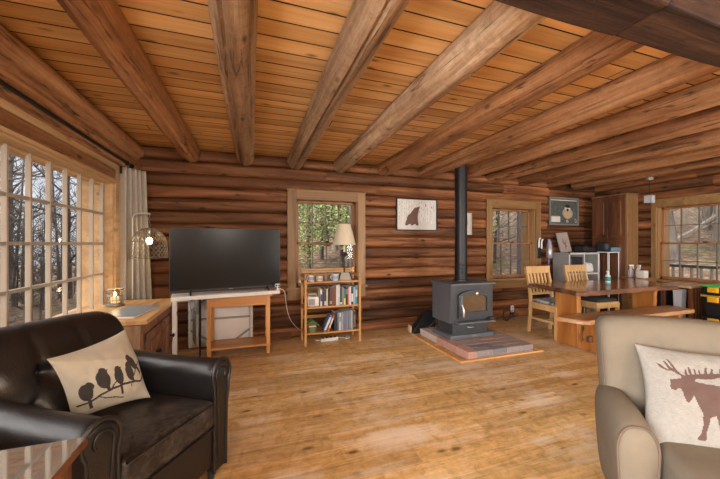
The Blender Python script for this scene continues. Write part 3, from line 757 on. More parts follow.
mb = MB(); mb.tube([(-.055, .06, .124), (-.04, .06, .15), (.04, .06, .15), (.055, .06, .124)], .005, 6); mb.build('handle', M_whitep, b_, smooth=60)
# little green house
t = T('toy_house', 'small green-roofed ornamental house on the lowest shelf', 'ornament', (BXc - .265, BY0 + .04, .16))
mb = MB(); mb.box(-.05, .05, 0, .1, 0, .09); mb.add([(-.05, 0, .09), (.05, 0, .09), (0, 0, .14), (-.05, .1, .09), (.05, .1, .09), (0, .1, .14)], [(0, 1, 2), (5, 4, 3)]); mb.build('walls', plain('house_brown', (.16, .09, .05), .7), t)
for sx in (-1, 1):
    mb = MB(); mb.bar((0, .04, .152), (sx * .085, .04, .085), .14, .015, up=(0, 1, 0)); 
    mb = MB(); mb.add([(0, -.02, .145), (sx * .08, -.02, .08), (sx * .08, .12, .08), (0, .12, .145), (0, -.02, .158), (sx * .085, -.02, .092), (sx * .085, .12, .092), (0, .12, .158)], [(0, 1, 2, 3), (7, 6, 5, 4), (0, 4, 5, 1), (1, 5, 6, 2), (2, 6, 7, 3), (3, 7, 4, 0)])
    recalc(mb.build('roof', plain('roof_green', (.08, .22, .05), .7), t))
mb = MB(); mb.box(-.045, .045, -.006, 0, .07, .085); mb.build('beam', M_paper, t)
mb = MB(); mb.box(-.025, .025, -.004, .0, 0, .06); mb.build('door', plain('door_green', (.14, .24, .08), .7), t)
# mugs and lamp on the top shelf
def mug(loc, rz, col, label, r=.037, h=.075, band=None):
    t = T('mug', label, 'mug', loc, rz, 'mugs on the top shelf')
    mb = MB(); mb.lathe([(r * .85, 0), (r * .95, .006), (r, .02), (r, h), (r - .004, h), (r - .004, .01), (0, .008)], n=22)
    if band: mb.lathe([(r + .0006, h * .25), (r + .0006, h * .8)], n=22, mi=1)
    mb.build('cup', [cm(col, .3)] + ([cm(band, .3)] if band else []), t, smooth=50)
    mb = MB(); mb.tube([(r - .004 + .024 * sin(a), 0, h / 2 + .024 * cos(a)) for a in [i * pi / 8 for i in range(9)]], .005, 6); mb.build('handle', cm(col, .3), t, smooth=60)
mug((BXc - .275, BY0 + .06, .80), 2.6, (.68, .66, .62), 'white mug with a grey picture, first at the left on the top shelf', band=(.30, .30, .32))
mug((BXc - .165, BY0 + .07, .80), 2.2, (.66, .62, .56), 'cream mug with a brown band, second from left on the top shelf', .042, .062, (.40, .32, .24))
mug((BXc - .085, BY0 + .10, .80), .4, (.20, .13, .09), 'dark brown mug beside the pale blue one on the top shelf', .034, .075)
mug((BXc + .035, BY0 + .05, .80), 2.9, (.5, .56, .60), 'pale blue patterned mug on the top shelf', .04, .085, (.28, .38, .46))
t = T('table_lamp', 'table lamp with a cream shade and dark twig stem on the bookcase', 'lamp', (BXc + .17, BY0 + .11, .80))
mb = MB(); mb.add([(x * k, y * k, z) for z, k in ((0, 1), (.022, .9), (.10, .66)) for x, y in ((-.085, -.06), (.085, -.06), (.085, .06), (-.085, .06))], [(3, 2, 1, 0), (8, 9, 10, 11)] + [(4 * i + j, 4 * i + (j + 1) % 4, 4 * i + 4 + (j + 1) % 4, 4 * i + 4 + j) for i in range(2) for j in range(4)])
b_ = mb.build('base', plain('lamp_base_stone', (.36, .32, .25), .6), t, bevel=.004)
mb = MB()
for sx in (-1, 1): mb.tube([(sx * .095, -.062, 0), (sx * .06, -.045, .10)], .008, 6)
mb.build('base_edge', M_black, b_, smooth=60)
mb = MB(); mb.tube([(0, 0, .10), (.004, 0, .2), (-.003, 0, .32), (0, 0, .37)], [.012, .010, .011, .012], 8)
for a, z in ((.3, .33), (2.2, .33), (3.6, .34), (5.2, .335), (1.2, .345)): mb.tube([(0, 0, z - .02), (.05 * cos(a), .05 * sin(a), z + .012)], [.012, .018], 6)
mb.build('stem', plain('twig_bronze', (.06, .03, .025), .6), t, smooth=60)
mb = MB(); mb.tube([(0, 0, .37), (0, 0, .50)], .012, 10); mb.build('candle_sleeve', M_paper, t, smooth=60)
mb = MB(); mb.lathe([(.155, .462), (.085, .735), (.083, .735), (.153, .462)], n=36); mb.build('lamp_shade', M_shade, t, smooth=60)
# power strip and cables under the bookcase
t = T('power_strip', 'white power strip on the floor under the bookcase', 'power strip', (BXc - .02, BY0 + .16, 0), .1)
mb = MB(); mb.rbox((0, 0, .02), (.24, .05, .04), .008, 2); mb.build('case', M_whitep, t, smooth=50)
mb = MB()
for i in range(4): mb.box(-.09 + .055 * i - .015, -.09 + .055 * i + .015, -.015, .015, .039, .055)
mb.build('plug', M_blackp, t)
cab(smoothpath([(BXc - .14, BY0 + .17, .012), (BXc - .2, BY0 + .2, .01), (BXc - .1, BY0 + .26, .01), (BXc + .1, BY0 + .25, .01), (BXc + .22, BY0 + .16, .01), (BXc + .27, BY0 + .2, .01), (BXc + .24, BY0 + .25, .01)]), .006, 'extension_cord', M_whitep, 'white cord coiled on the floor under the right of the bookcase')

# ------------------------------------------------------------------ pictures on the back wall
def framed(name, label, x0, x1, z0, z1, fw, fmat, bg, cat='picture', y=YB - .004, dep=.025, tilt=0):
    t = T(name, label, cat, ((x0 + x1) / 2, y, (z0 + z1) / 2)); w, h = (x1 - x0) / 2, (z1 - z0) / 2
    t.rotation_euler = (tilt, 0, 0)
    mb = MB(); mb.box(-w, w, -dep, 0, h - fw, h); mb.box(-w, w, -dep, 0, -h, -h + fw); mb.box(-w, -w + fw, -dep, 0, -h + fw, h - fw); mb.box(w - fw, w, -dep, 0, -h + fw, h - fw); mb.build('frame', fmat, t, bevel=.002)
    mb = MB(); mb.box(-w + fw * .5, w - fw * .5, -dep * .45, -.002, -h + fw * .5, h - fw * .5); mb.build('backing', bg, t)
    return t, w - fw, h - fw, -dep * .45
t, w, h, yy = framed('framed_picture', 'black framed picture of a brown bear among white birches', 2.04, 2.74, 1.475, 1.965, .016, M_black, plain('mat_white', (.62, .60, .56), .8))
mb = MB(); rg = random.Random(4)
for i in range(15):
    x = -w * .86 + w * 1.72 * i / 14 + rg.uniform(-.012, .012); wd = rg.uniform(.006, .014); zb = -h * .62 + rg.uniform(0, .06)
    mb.flat([(x - wd, zb), (x + wd, zb), (x + wd, h * .9), (x - wd, h * .9)], lambda a, b: (a, yy - .0012, b), mi=0)
    for k in range(7):
        z = rg.uniform(zb, h * .85); l = rg.uniform(.01, .03); mb.flat([(x - wd, z), (x - wd + .005, z), (x - wd + .004, z + l), (x - wd, z + l)], lambda a, b: (a, yy - .0016, b), mi=1)
def px(P, ox, oy, sc): return [((x - ox) * sc, (oy - y) * sc) for x, y in P]
bear = px([(185, 330), (190, 305), (200, 285), (203, 262), (215, 245), (235, 230), (250, 212), (262, 195), (275, 182), (290, 180), (298, 176), (322, 172), (322, 182), (315, 195), (312, 212), (305, 235), (303, 262), (305, 295), (312, 325), (300, 332), (285, 330), (280, 318), (262, 325), (250, 332), (240, 330), (235, 318), (220, 322), (205, 332)], 297, 240, .00182)
mb.flat(bear, lambda a, b: (a, yy - .0022, b), mi=2)
for (x, z) in (((380 - 297) * .00182, (240 - 160) * .00182), ((437 - 297) * .00182, (240 - 175) * .00182)): mb.flat(ell(x, z, .008, .022, .15, 8), lambda a, b: (a, yy - .0022, b), mi=1)
mb.build('painting', [plain('birch_white', (.70, .69, .66), .8), plain('birch_grey', (.14, .13, .12), .8), plain('bear_brown', (.15, .085, .065), .8, 0, .4, 40)], t)
t, w, h, yy = framed('framed_picture', 'narrow white picture behind the stovepipe', 3.10, 3.385, 1.42, 1.775, .014, plain('frame_pale', (.55, .52, .46), .6), plain('mat_white', (.62, .6, .56)))
mb = MB(); mb.flat(ell(.02, -.03, .05, .03, .5), lambda a, b: (a, yy - .001, b)); mb.flat(ell(.06, .03, .02, .05, .2), lambda a, b: (a, yy - .001, b)); mb.build('drawing', plain('sketch_grey', (.42, .42, .38), .8), t)
t, w, h, yy = framed('bird_calendar', 'grey framed wall calendar with a black-capped bird picture', 5.20, 5.94, 1.625, 2.145, .028, plain('frame_grey', (.20, .19, .17), .6), plain('calendar_dark', (.075, .085, .075), .7, 0, .6, 25), 'calendar', YB + .125)
mb = MB(); f = lambda a, b: (a, yy - .0015, b); f2 = lambda a, b: (a, yy - .0025, b); f3 = lambda a, b: (a, yy - .0032, b)
mb.flat([(-w * .95, h * .86), (w * .95, h * .86), (w * .95, h * .93), (-w * .95, h * .93)], f, mi=0)
mb.flat(ell(.09, -.035, .135, .10, -.12), f, mi=3); mb.flat(ell(.085, -.055, .095, .085), f2, mi=1)
f4 = lambda a, b: (a, yy - .0038, b)
mb.flat(ell(.085, .065, .075, .058), f2, mi=0); mb.flat([(.012, .085), (.03, .118), (.075, .132), (.12, .125), (.15, .098), (.158, .075), (.11, .068), (.06, .07)], f3, mi=2); mb.flat([(.05, .045), (.09, .055), (.125, .04), (.11, .005), (.075, .0)], f3, mi=2)
mb.flat([(.008, .066), (.03, .074), (.03, .06)], f4, mi=2)
mb.flat([(-w * .93, -h * .88), (-w * .28, -h * .88), (-w * .28, -h * .42), (-w * .93, -h * .42)], f, mi=0)
for i in range(5): mb.flat([(-w * .88 + i * .035, -h * .45), (-w * .88 + i * .035 + .02, -h * .45), (-w * .88 + i * .035 + .02, -h * .36), (-w * .88 + i * .035, -h * .36)], f2, mi=3)
for k in range(26): mb.flat(ell(rg.uniform(-w * .9, w * .9), rg.uniform(-h * .3, h * .8), .012, .018, rg.random() * 3, 6), lambda a, b: (a, yy - .0008, b), mi=4)
for k in range(5): mb.flat(ell(rg.uniform(.05, w * .9), -h * .75 + rg.uniform(-.02, .02), .022, .03, rg.random(), 8), f2, mi=0)
mb.build('page', [plain('cal_white', (.62, .60, .54), .8), plain('bird_buff', (.48, .34, .20), .8), plain('bird_black', (.02, .018, .018), .8), plain('cal_grey', (.3, .3, .28), .8), plain('cal_leaf', (.12, .13, .11), .8)], t)

# ------------------------------------------------------------------ hearth and stove
t = T('brick_hearth', 'low brick hearth pad with a wooden border under the stove', 'hearth', (2.69, 3.46, 0))
hx0, hx1, hy0, hy1 = 2.24 - 2.69, 3.15 - 2.69, 2.93 - 3.46, 3.99 - 3.46
mb = MB(); rb = random.Random(5); bw, bl, g = .105, .205, .008
mb.box(hx0 + .006, hx1 - .006, hy0 + .006, hy1 - .006, 0, .082, 0, 1)
y = hy0; row = 0
ncol = 0
x = hx0 + bw + g
while y < hy1 - .02:
    yb = min(y + bw, hy1); x = hx0 + bw + g - (bl / 2 if row % 2 else 0); 
    while x < hx1 - .01:
        xa = max(x, hx0 + bw + g); xb = min(x + bl, hx1)
        if xb - xa > .02: mb.box(xa, xb, y, yb, .03, .09 + rb.uniform(-.002, .002), min(.72, max(0, rb.gauss(.28, .18))), 0)
        x += bl + g
    y = yb + g; row += 1
y = hy0; k = 0
while y < hy1 - .02:
    yb = min(y + bl, hy1); mb.box(hx0 - .006, hx0 + bw, y, yb, .004, .092 + rb.uniform(-.003, .003), (.82, .74, .78, .95, .98)[k % 5], 0); y = yb + g; k += 1
x = hx0 + bw + g
while x < hx1 - .01:
    xb = min(x + bl, hx1); mb.box(x, xb, hy0 - .004, hy0 + .05, .004, .027, .15 + .2 * rb.random(), 0); x = xb + g
mb.build('brick_pad', [M_brick, M_mortar], t, bevel=.005)
mb = MB(); a0, a1, b0, b1 = 2.11 - 2.69, 3.27 - 2.69, 2.89 - 3.46, 4.03 - 3.46
mb.box(a0, a1, b0, b0 + .035, 0, .02, .5); mb.box(a0, a0 + .05, b0 + .035, b1, 0, .02, .7); mb.box(a1 - .035, a1, b0 + .035, b1, 0, .02, .3)
mb.build('wood_border', M_oak, t, bevel=.003)
t = T('wood_stove', 'dark grey cast-iron wood stove with arched glass door on the hearth', 'stove', (2.625, 3.56, .09))
# local: x -.32...32 (left-right), y -.2...2
mb = MB(); mb.rbox((0, .0, .028), (.66, .42, .056), .012, 2); mb.build('base_plate', M_iron, t, smooth=50)
mb = MB(); mb.box(-.27, .25, -.17, .17, .05, .205); ped = mb.build('pedestal', M_irond, t, bevel=.006)
mb = MB(); mb.box(-.22, .20, -.178, -.17, .07, .195); mb.build('ash_drawer', M_irond, ped, bevel=.004)
mb = MB(); mb.tube([(-.06, -.18, .14), (-.05, -.20, .14), (.05, -.20, .14), (.06, -.18, .14)], .007, 8); mb.build('ash_handle', M_steel, ped, smooth=60)
mb = MB(); mb.flat(ell(0, .03, .045, .014, 0), lambda a, b: (a + .02, -.2115, b), mi=0); mb.build('emblem', M_galv, t)
mb = MB(); mb.box(-.325, .31, -.205, .215, .20, .675); mb.build('firebox', M_iron, t, bevel=.008)
mb = MB(); mb.box(-.322, .307, -.207, -.2, .205, .672); mb.build('front_plate', M_irond, t)
mb = MB(); mb.box(-.335, .335, -.235, .225, .672, .695); mb.build('top_plate', M_iron, t, bevel=.005)
mb = MB(); mb.rbox((-.0, -.255, .222), (.53, .11, .022), .008, 2); mb.build('ash_lip', M_iron, t, smooth=50)
# arched door
dx0, dx1, dz0, dz1 = -.225, .245, .265, .56
def arch(x0, x1, z0, zs, zt, n=14):
    return [(x0, z0), (x1, z0)] + [((x0 + x1) / 2 + (x1 - x0) / 2 * cos(a), zs + (zt - zs) * sin(a)) for a in [pi * i / n for i in range(n + 1)]]
A = arch(dx0, dx1, dz0, .53, .605); B = arch(dx0 + .06, dx1 - .055, dz0 + .075, .50, .555)
fn = lambda x, z, d: (x, d, z)
mb = MB(); n = len(A)
vs = [fn(x, z, -.24) for x, z in A] + [fn(x, z, -.24) for x, z in B] + [fn(x, z, -.207) for x, z in A] + [fn(x, z, -.215) for x, z in B]
fs = []
for i in range(n):
    j = (i + 1) % n; fs += [(i, j, n + j, n + i), (2 * n + i, 2 * n + j, j, i), (n + i, n + j, 3 * n + j, 3 * n + i)]
mb.add(vs, fs); dr = recalc(mb.build('door', M_irond, t, bevel=.003))
mb = MB(); mb.prism(B, fn, -.222, -.209); recalc(mb.build('glass', M_ember, dr))
mb = MB(); ar = A[2:]; mb.tube([(x, -.243, z) for x, z in ar], .008, 6); mb.build('arch_rib', M_iron, dr, smooth=60)
mb = MB(); mb.tube([(dx0 + .035, -.25, .44), (dx0 + .038, -.268, .40)], .012, 8); mb.tube([(dx0 + .038, -.268, .40), (dx0 + .04, -.276, .35), (dx0 + .042, -.272, .29)], [.012, .017, .013], 10); mb.build('handle', M_steel, dr, smooth=60)
mb = MB(); mb.box(dx0 + .018, dx0 + .054, -.25, -.238, .33, .55); mb.build('hinge_plate', M_iron, dr, bevel=.003)
mb = MB(); mb.lathe([(.024, 0), (.022, .012), (.008, .018), (0, .018)], (.035, -.24, .565), 14, M=Matrix.Rotation(pi / 2, 4, 'X')); mb.build('thermostat_knob', M_steel, dr, smooth=50)
mb = MB(); mb.box(.22, .30, -.26, -.205, .24, .255); mb.build('side_catch', M_irond, t)
mb = MB(); prof = [(.10, .695), (.098, .715), (.081, .72), (.081, .80), (.088, .805), (.088, .815), (.081, .82), (.081, .85), (.088, .855), (.088, .865), (.081, .87), (.081, .905), (.086, .91), (.086, .918), (.080, .922), (.080, 2.33)]
mb.lathe(prof, (.02, .06, 0), 32); mb.build('stovepipe', M_black, t, smooth=40)
mb = MB(); mb.lathe([(.084, 2.2), (.15, 2.3), (.15, 2.348), (.082, 2.348)], (.02, .06, 0), 28)
mb = MB(); mb.lathe([(.082, 2.26), (.125, 2.30), (.125, 2.348), (0, 2.348)], (.02, .06, 0), 28); mb.build('ceiling_collar', M_black, t, smooth=40)
t = T('coal_scuttle', 'black half-round coal bucket lying beside the stove against the wall', 'bucket', (2.33, 4.09, 0), math.radians(-8))
prof = []
mb = MB(); n = 18; pr = [(-.19 + .0, 0)] + [(-.18 + .36 * i / n, .31 * sin(min(1, (i / n) * 1.15) * pi / 2) ** 1.1 if i < n else .30) for i in range(n + 1)] + [(.18, 0)]
mb.prism(pr, lambda x, z, d: (x, d, z + .008), -.07, .07); recalc(mb.build('body', plain('black_enamel', (.012, .013, .014), .3), t, bevel=.02, seg=3))
mb = MB(); mb.tube(smoothpath([(.17, -.09, .20), (.05, -.12, .10), (-.04, -.10, .03)]), .004, 6); mb.build('bail_handle', M_galv, t, smooth=60)
mb = MB(); mb.box(-.205, -.175, -.05, .05, .01, .11); mb.build('grip', plain('grip_cream', (.55, .45, .28), .6), t, bevel=.01)

# outlet and cable near the third window
t = T('wall_outlet', 'small white wall socket low on the log wall behind the chairs', 'socket', (4.22, YB - .012, .16))
mb = MB(); mb.rbox((0, 0, 0), (.07, .016, .115), .006, 2); mb.build('plate', M_whitep, t, smooth=50)
mb = MB(); mb.box(-.014, .014, -.012, -.006, .012, .04); mb.box(-.014, .014, -.012, -.006, -.04, -.012); mb.build('receptacle', M_gray, t)
t = T('cable_coil', 'loose coil of dark cable on the floor against the wall under the far window', 'cable', (3.98, 4.22, 0))
mb = MB(); mb.tube([(.09 * cos(a) * (1 + .1 * sin(3 * a)), .03 * sin(a * 1.3), .10 + .09 * sin(a)) for a in [i * 2 * pi / 24 for i in range(52)]], .006, 6); mb.tube(smoothpath([(.08, 0, .12), (.16, .05, .05), (.24, .08, .14)]), .006, 6); mb.build('coil', M_blackp, t, smooth=60)

# ------------------------------------------------------------------ dining table, benches, chairs
t = T('dining_table', 'trestle dining table with a thick glossy live-edge slab top', 'table', (4.7, 3.14, 0))
def slab_outline():
    P = []
    L = [(-1.05, .34), (-.98, .20), (-1.03, .0), (-1.06, -.22), (-1.10, -.40), (-1.02, -.47)]
    P += L
    for i in range(24): x = -.95 + 1.62 * i / 23; P.append((x, -.445 + .03 * noise.noise(Vector((x * 2.2, 1, 0))) + .012 * noise.noise(Vector((x * 7, 1, 0)))))
    P += [(.72, -.40), (.80, -.25), (.95, .05), (1.10, .28), (1.14, .35)]
    for i in range(24): x = 1.10 - 2.03 * i / 23; P.append((x, .355 + .03 * noise.noise(Vector((x * 2., 7, 0)))))
    P += [(-1.02, .36)]
    return P
P = slab_outline(); mb = MB(); n = len(P); c = (0, 0)
ring = lambda k, z: [(x * k, y * k, z) for x, y in P]
mb.add(ring(1.0, .665) , [tuple(range(n - 1, -1, -1))], .5, 1)
mb.add(ring(.985, .72), [tuple(range(n))], .5, 0)
mb.loft([ring(1., .665), ring(1.008, .69), ring(1.0, .708), ring(.985, .72)], False, .5, 1)
tp = recalc(mb.build('slab_top', [M_slab, M_bark], t, smooth=45))
for x in (-.86, .62):
    mb = MB(); pl = [(-.17, 0), (.17, 0), (.16, .06), (.13, .30), (.14, .60), (.17, .665), (-.17, .665), (-.14, .60), (-.13, .30), (-.16, .06)] if x > 0 else [(-.16, 0), (.16, 0), (.15, .665), (-.15, .665)]
    mb.prism([(p - .10, q) for p, q in pl], lambda y, z, d: (x + d, y, z), -.035, .035); recalc(mb.build('trestle_leg', M_honey, t, bevel=.008))
    mb = MB(); mb.box(x - .06, x + .06, -.34, .20, 0, .05); 
mb = MB(); mb.box(-.83, .59, -.145, -.055, .22, .32); mb.build('stretcher', M_honey, t, bevel=.008)
t = T('bench', 'live-edge wooden bench along the front of the dining table', 'bench', (4.45, 2.68, 0))
P = [(-1.05, .10), (-1.10, .13), (-1.06, .0), (-1.0, -.12), (-.95, -.165)] + [(-.9 + 1.8 * i / 20, -.155 + .02 * noise.noise(Vector((i * .5, 2, 0)))) for i in range(21)] + [(.985, -.14), (.985, .15)] + [(.95 - 1.9 * i / 20, .145 + .02 * noise.noise(Vector((i * .6, 9, 0)))) for i in range(21)]
n = len(P); mb = MB()
mb.add([(x, y, .385) for x, y in P], [tuple(range(n - 1, -1, -1))]); mb.add([(x * .99, y * .97, .43) for x, y in P], [tuple(range(n))])
mb.loft([[(x, y, .385) for x, y in P], [(x, y, .42) for x, y in P], [(x * .99, y * .97, .43) for x, y in P]], False); recalc(mb.build('seat', M_honeyx, t, smooth=45))
for x in (-.66, .72):
    mb = MB(); pl = [(-.14, 0), (-.05, 0), (-.03, .03), (.03, .03), (.05, 0), (.14, 0), (.13, .08), (.09, .13), (.11, .20), (.08, .27), (.12, .34), (.13, .385), (-.13, .385), (-.12, .34), (-.08, .27), (-.11, .20), (-.09, .13), (-.13, .08)]
    mb.prism(pl, lambda y, z, d: (x + d, y, z), -.03, .03); recalc(mb.build('leg', M_honey, t, bevel=.006))
    mb = MB(); mb.bar((x - .09, 0, .165), (x + .09, 0, .165), .045, .075); mb.build('tenon', M_bark, t, bevel=.012)
mb = MB(); mb.bar((-.62, 0, .165), (.68, 0, .165), .035, .07); mb.build('stretcher', M_honey, t, bevel=.006)

def chair(loc, rz, label):
    t = T('dining_chair', label, 'chair', loc, rz, 'dining chairs')         # local: faces -Y, seat at .44
    w, d = .21, .205
    for sx in (-1, 1):
        mb = MB(); mb.loft([[(sx * w + a * .018 * k, -d + b * .018 * k, z) for a, b in ((-1, -1), (1, -1), (1, 1), (-1, 1))] for z, k in ((0, .8), (.2, 1), (.425, 1.15))]); mb.build('leg', M_chair, t, bevel=.004)
        mb = MB(); mb.loft([[(sx * (w - .005) + a * .017, d + y_ + b * .02, z) for a, b in ((-1, -1), (1, -1), (1, 1), (-1, 1))] for z, y_ in ((0, .04), (.22, .01), (.44, 0), (.65, .02), (.93, .09))]); mb.build('leg', M_chair, t, bevel=.004)
    mb = MB(); mb.rbox((0, 0, .432), (.45, .44, .028), .012, 3); mb.build('seat', M_chair, t, smooth=50)
    mb = MB(); mb.box(-w + .02, w - .02, -d - .012, -d + .010, .36, .42); mb.box(-w + .02, w - .02, d - .01, d + .012, .36, .42)
    for sx in (-1, 1): mb.box(sx * w - .01, sx * w + .01, -d + .02, d - .02, .36, .42)
    mb.build('apron', M_chair, t, bevel=.003)
    mb = MB()
    for sx in (-1, 1): mb.box(sx * w - .008, sx * w + .008, -d + .015, d + .01, .20, .235)
    mb.box(-w, w, -.012, .012, .205, .23); mb.build('stretcher', M_chair, t, bevel=.003)
    mb = MB(); R_ = [[(x, d + .078 + .012 * (abs(x) / w) ** 2 * -1 + yy, z) for yy, z in ((-.012, .84), (.012, .84), (.018, .945), (-.006, .945))] for x in [-w - .015 + (2 * w + .03) * i / 8 for i in range(9)]]
    mb.loft(R_); recalc(mb.build('top_rail', M_chair, t, bevel=.004))
    mb = MB(); mb.box(-w + .01, w - .01, d + .0, d + .022, .535, .57); mb.build('lower_rail', M_chair, t, bevel=.003)
    for i in range(5):
        x = -.13 + .065 * i; mb = MB(); mb.bar((x, d + .010, .56), (x, d + .074, .85), .032, .012, up=(0, 1, 0)); mb.build('slat', M_chair, t)
    return t
cA = chair((4.02, 3.385, 0), 0, 'pale wooden slat-back chair at the far left corner of the table, patterned cushion on it')
cB = copy_tree(cA); cB.location = (4.80, 3.40, 0); cB['label'] = 'pale wooden slat-back chair at the far side of the table, black cushion on it'
def cushion(loc, mat, label, sz=(.40, .39, .045)):
    mb = MB(); mb.rbox((0, 0, sz[2] / 2), sz, .02, 8, lambda p: Vector((p.x, p.y, p.z * (1.15 - 1.2 * (p.x * p.x + p.y * p.y) * 3) if p.z > 0 else p.z)))
    return tag(mb.build('seat_cushion', mat, loc=loc, smooth=70), label, 'cushion', 'chair cushions')
def pattern_mat():
    m, t_, b, o = nt('cushion_pattern'); tc = N(t_, 'ShaderNodeTexCoord'); v = N(t_, 'ShaderNodeTexVoronoi'); v.inputs['Scale'].default_value = 22; t_.links.new(tc.outputs['Object'], v.inputs['Vector'])
    r = ramp(t_, [(.25, (.03, .035, .045)), (.45, (.12, .13, .14)), (.6, (.38, .37, .34))]); n = noise_(t_, tc.outputs['Object'], 14, 4); t_.links.new(math_(t_, 'ADD', math_(t_, 'MULTIPLY', v.outputs['Distance'], .6), math_(t_, 'MULTIPLY', n, .5)), r.inputs[0])
    t_.links.new(r.outputs[0], b.inputs['Base Color']); b.inputs['Roughness'].default_value = .95; return m
cushion((4.02, 3.37, .447), pattern_mat(), 'dark blue and white patterned cushion on the left chair')
cushion((4.80, 3.385, .447), plain('cushion_black', (.03, .028, .03), .9), 'black cushion on the chair behind the table middle')
t = T('soap_bottle', 'clear pump bottle with a teal label on the dining table', 'bottle', (4.88, 3.24, .72))
mb = MB(); mb.lathe([(.03, 0), (.034, .01), (.034, .085), (.026, .105), (.012, .115), (.012, .125)], n=20); b_ = mb.build('bottle', plain('clear_plastic', (.62, .66, .66), .25), t, smooth=50)
mb = MB(); mb.lathe([(.0348, .018), (.0348, .08)], n=20); mb.build('teal_label', M_teal, b_, smooth=60)
mb = MB(); mb.lathe([(.014, .125), (.014, .137), (.005, .14), (.005, .155)], n=12); mb.bar((.008, 0, .157), (-.035, 0, .155), .012, .009); mb.build('pump', M_whitep, t)

# ------------------------------------------------------------------ corner: cabinet, cube shelf, vacuum
t = T('corner_cabinet', 'tall dark wooden four-door cabinet in the far right corner', 'cabinet', (6.25, 4.04, 0))
mb = MB(); mb.box(-.13, .14, -.30, .30, 0, 2.13); mb.build('carcass', M_cabl, t, bevel=.003)
mb = MB(); mb.box(-.145, -.13, -.30, .30, 0, 2.13)
mb.build('face_frame', M_cab, t)
mb = MB(); mb.box(-.165, .15, -.315, .305, 2.13, 2.15); mb.build('cornice', M_cabl, t, bevel=.004)
mb = MB(); mb.box(-.165, -.15 + .005, -.315, -.285, 0, 2.13, .8); mb.build('corner_stile', M_cabl, t)
for (ya, yb) in ((-.275, -.01), (.01, .28)):
    for (za, zb) in ((1.37, 2.10), (.12, 1.33)):
        mb = MB(); mb.box(-.163, -.145, ya, yb, za, zb); d = mb.build('door', M_cab, t, bevel=.004)
        mb = MB(); P4 = [(ya + .055, za + .06), (yb - .055, za + .06)] + [((ya + yb) / 2 + (yb - ya - .11) / 2 * cos(a), zb - .10 + .045 * sin(a)) for a in [pi * i / 10 for i in range(11)]]
        mb.prism(P4, lambda y, z, dd: (dd, y, z), -.178, -.160); recalc(mb.build('raised_panel', M_cab, d, bevel=.012))
        mb = MB(); mb.lathe([(.006, 0), (.006, .014), (.014, .02), (0, .03)], (-.163, (yb - .03) if ya < -.1 else (ya + .03), za + (.05 if za > 1 else zb - za - .08)), 12, M=Matrix.Rotation(-pi / 2, 4, 'Y')); mb.build('knob', M_black, d, smooth=50)
t = T('cube_shelf', 'grey cube shelf unit with a pale edge standing between vacuum and cabinet', 'shelf', (5.47, 4.17, 0))
w, d = .37, .15
mb = MB()
for x in (-w, w - .03): mb.box(x, x + .03, -d, d, 0, 1.12)
mb.box(-.012, .012, -d + .006, d, .03, 1.09)
for z in (0, .36, .74, 1.09): mb.box(-w + .03, w - .03, -d + (.0 if z in (0, 1.09) else .006), d, z, z + .03)
mb.build('frame', M_gray, t, bevel=.002)
mb = MB()
for x in (-w, w - .03): mb.box(x - .001, x + .031, -d - .006, -d, 0, 1.121)
mb.box(-w, w, -d - .006, -d, 1.09, 1.121); mb.box(-.012, .012, -d - .003, -d + .006, .03, 1.09); mb.box(-w, w, -d - .006, -d, .74, .765)
mb.build('edge_band', plain('edge_white', (.50, .48, .45), .5), t)
mb = MB(); mb.box(-w + .03, w - .03, d - .012, d, .03, 1.09); mb.build('back_panel', plain('back_dark', (.03, .025, .022), .7), t)
tag(MB().rbox((0, 0, .09), (.20, .18, .18), .06, 4, lambda p: p * (1 + .15 * noise.noise(p * 9))).build('plastic_bag', M_whitep, loc=(5.60, 4.09, .765 + .006), smooth=80), 'crumpled white bag in the right cube of the grey shelf', 'bag')
t = T('storage_box', 'black box in the left cube of the grey shelf', 'box', (5.28, 4.13, .77))
mb = MB(); mb.rbox((0, 0, .13), (.27, .24, .26), .012, 2); mb.build('box', M_blackp, t, smooth=50)
mb = MB(); mb.rbox((0, 0, .265), (.28, .25, .02), .006, 2); mb.build('lid', M_blackp, t, smooth=50)
t = T('canvas_print', 'small pale pink canvas with a dark sprig leaning on the cube shelf', 'picture', (5.34, 4.265, 1.123)); t.rotation_euler = (math.radians(-12), math.radians(-5), 0)
mb = MB(); mb.box(-.13, .13, -.02, 0, 0, .36); mb.build('canvas', plain('canvas_pink', (.34, .27, .24), .9), t)
mb = MB()
for pts in ([(0, .05), (.01, .15), (-.02, .25)], [(.005, .12), (.05, .2)], [(0, .14), (-.05, .2)], [(0, .08), (.04, .12)]):
    for q in stroke(pts, .016): mb.flat(q, lambda a, b: (a, -.0215, b))
mb.build('sprig', plain('sprig_brown', (.16, .10, .08), .9), t)
t = T('backpack', 'black bag slumped on top of the cube shelf next to the cabinet', 'bag', (5.66, 4.14, 1.121))
mb = MB(); mb.rbox((0, 0, .055), (.34, .24, .11), .05, 5, lambda p: Vector((p.x, p.y, p.z * (1 + .5 * noise.noise(p * 8)))) ); mb.build('body', plain('bag_black', (.012, .012, .014), .8), t, smooth=80)
mb = MB(); mb.tube(smoothpath([(-.14, 0, .09), (-.18, -.03, .16), (-.05, -.03, .13), (.05, -.02, .12)]), .012, 6); mb.build('strap', M_blackp, t, smooth=80)
t = T('side_stand', 'thin white metal stand in front of the cabinet', 'stand', (5.93, 3.93, 0))
for sx in (-1, 1):
    for sy in (-1, 1): mb = MB(); mb.tube([(sx * .12, sy * .09, 0), (sx * .12, sy * .09, 1.12)], .008, 8); mb.build('leg', M_whitep, t, smooth=60)
mb = MB(); mb.box(-.13, .13, -.10, .10, 1.12, 1.135); mb.box(-.12, .12, -.004, .004, .2, .212); mb.build('shelf', M_whitep, t)
t = T('duffel_bag', 'black and blue bag draped over the thin white stand', 'bag', (5.90, 3.93, 1.135))
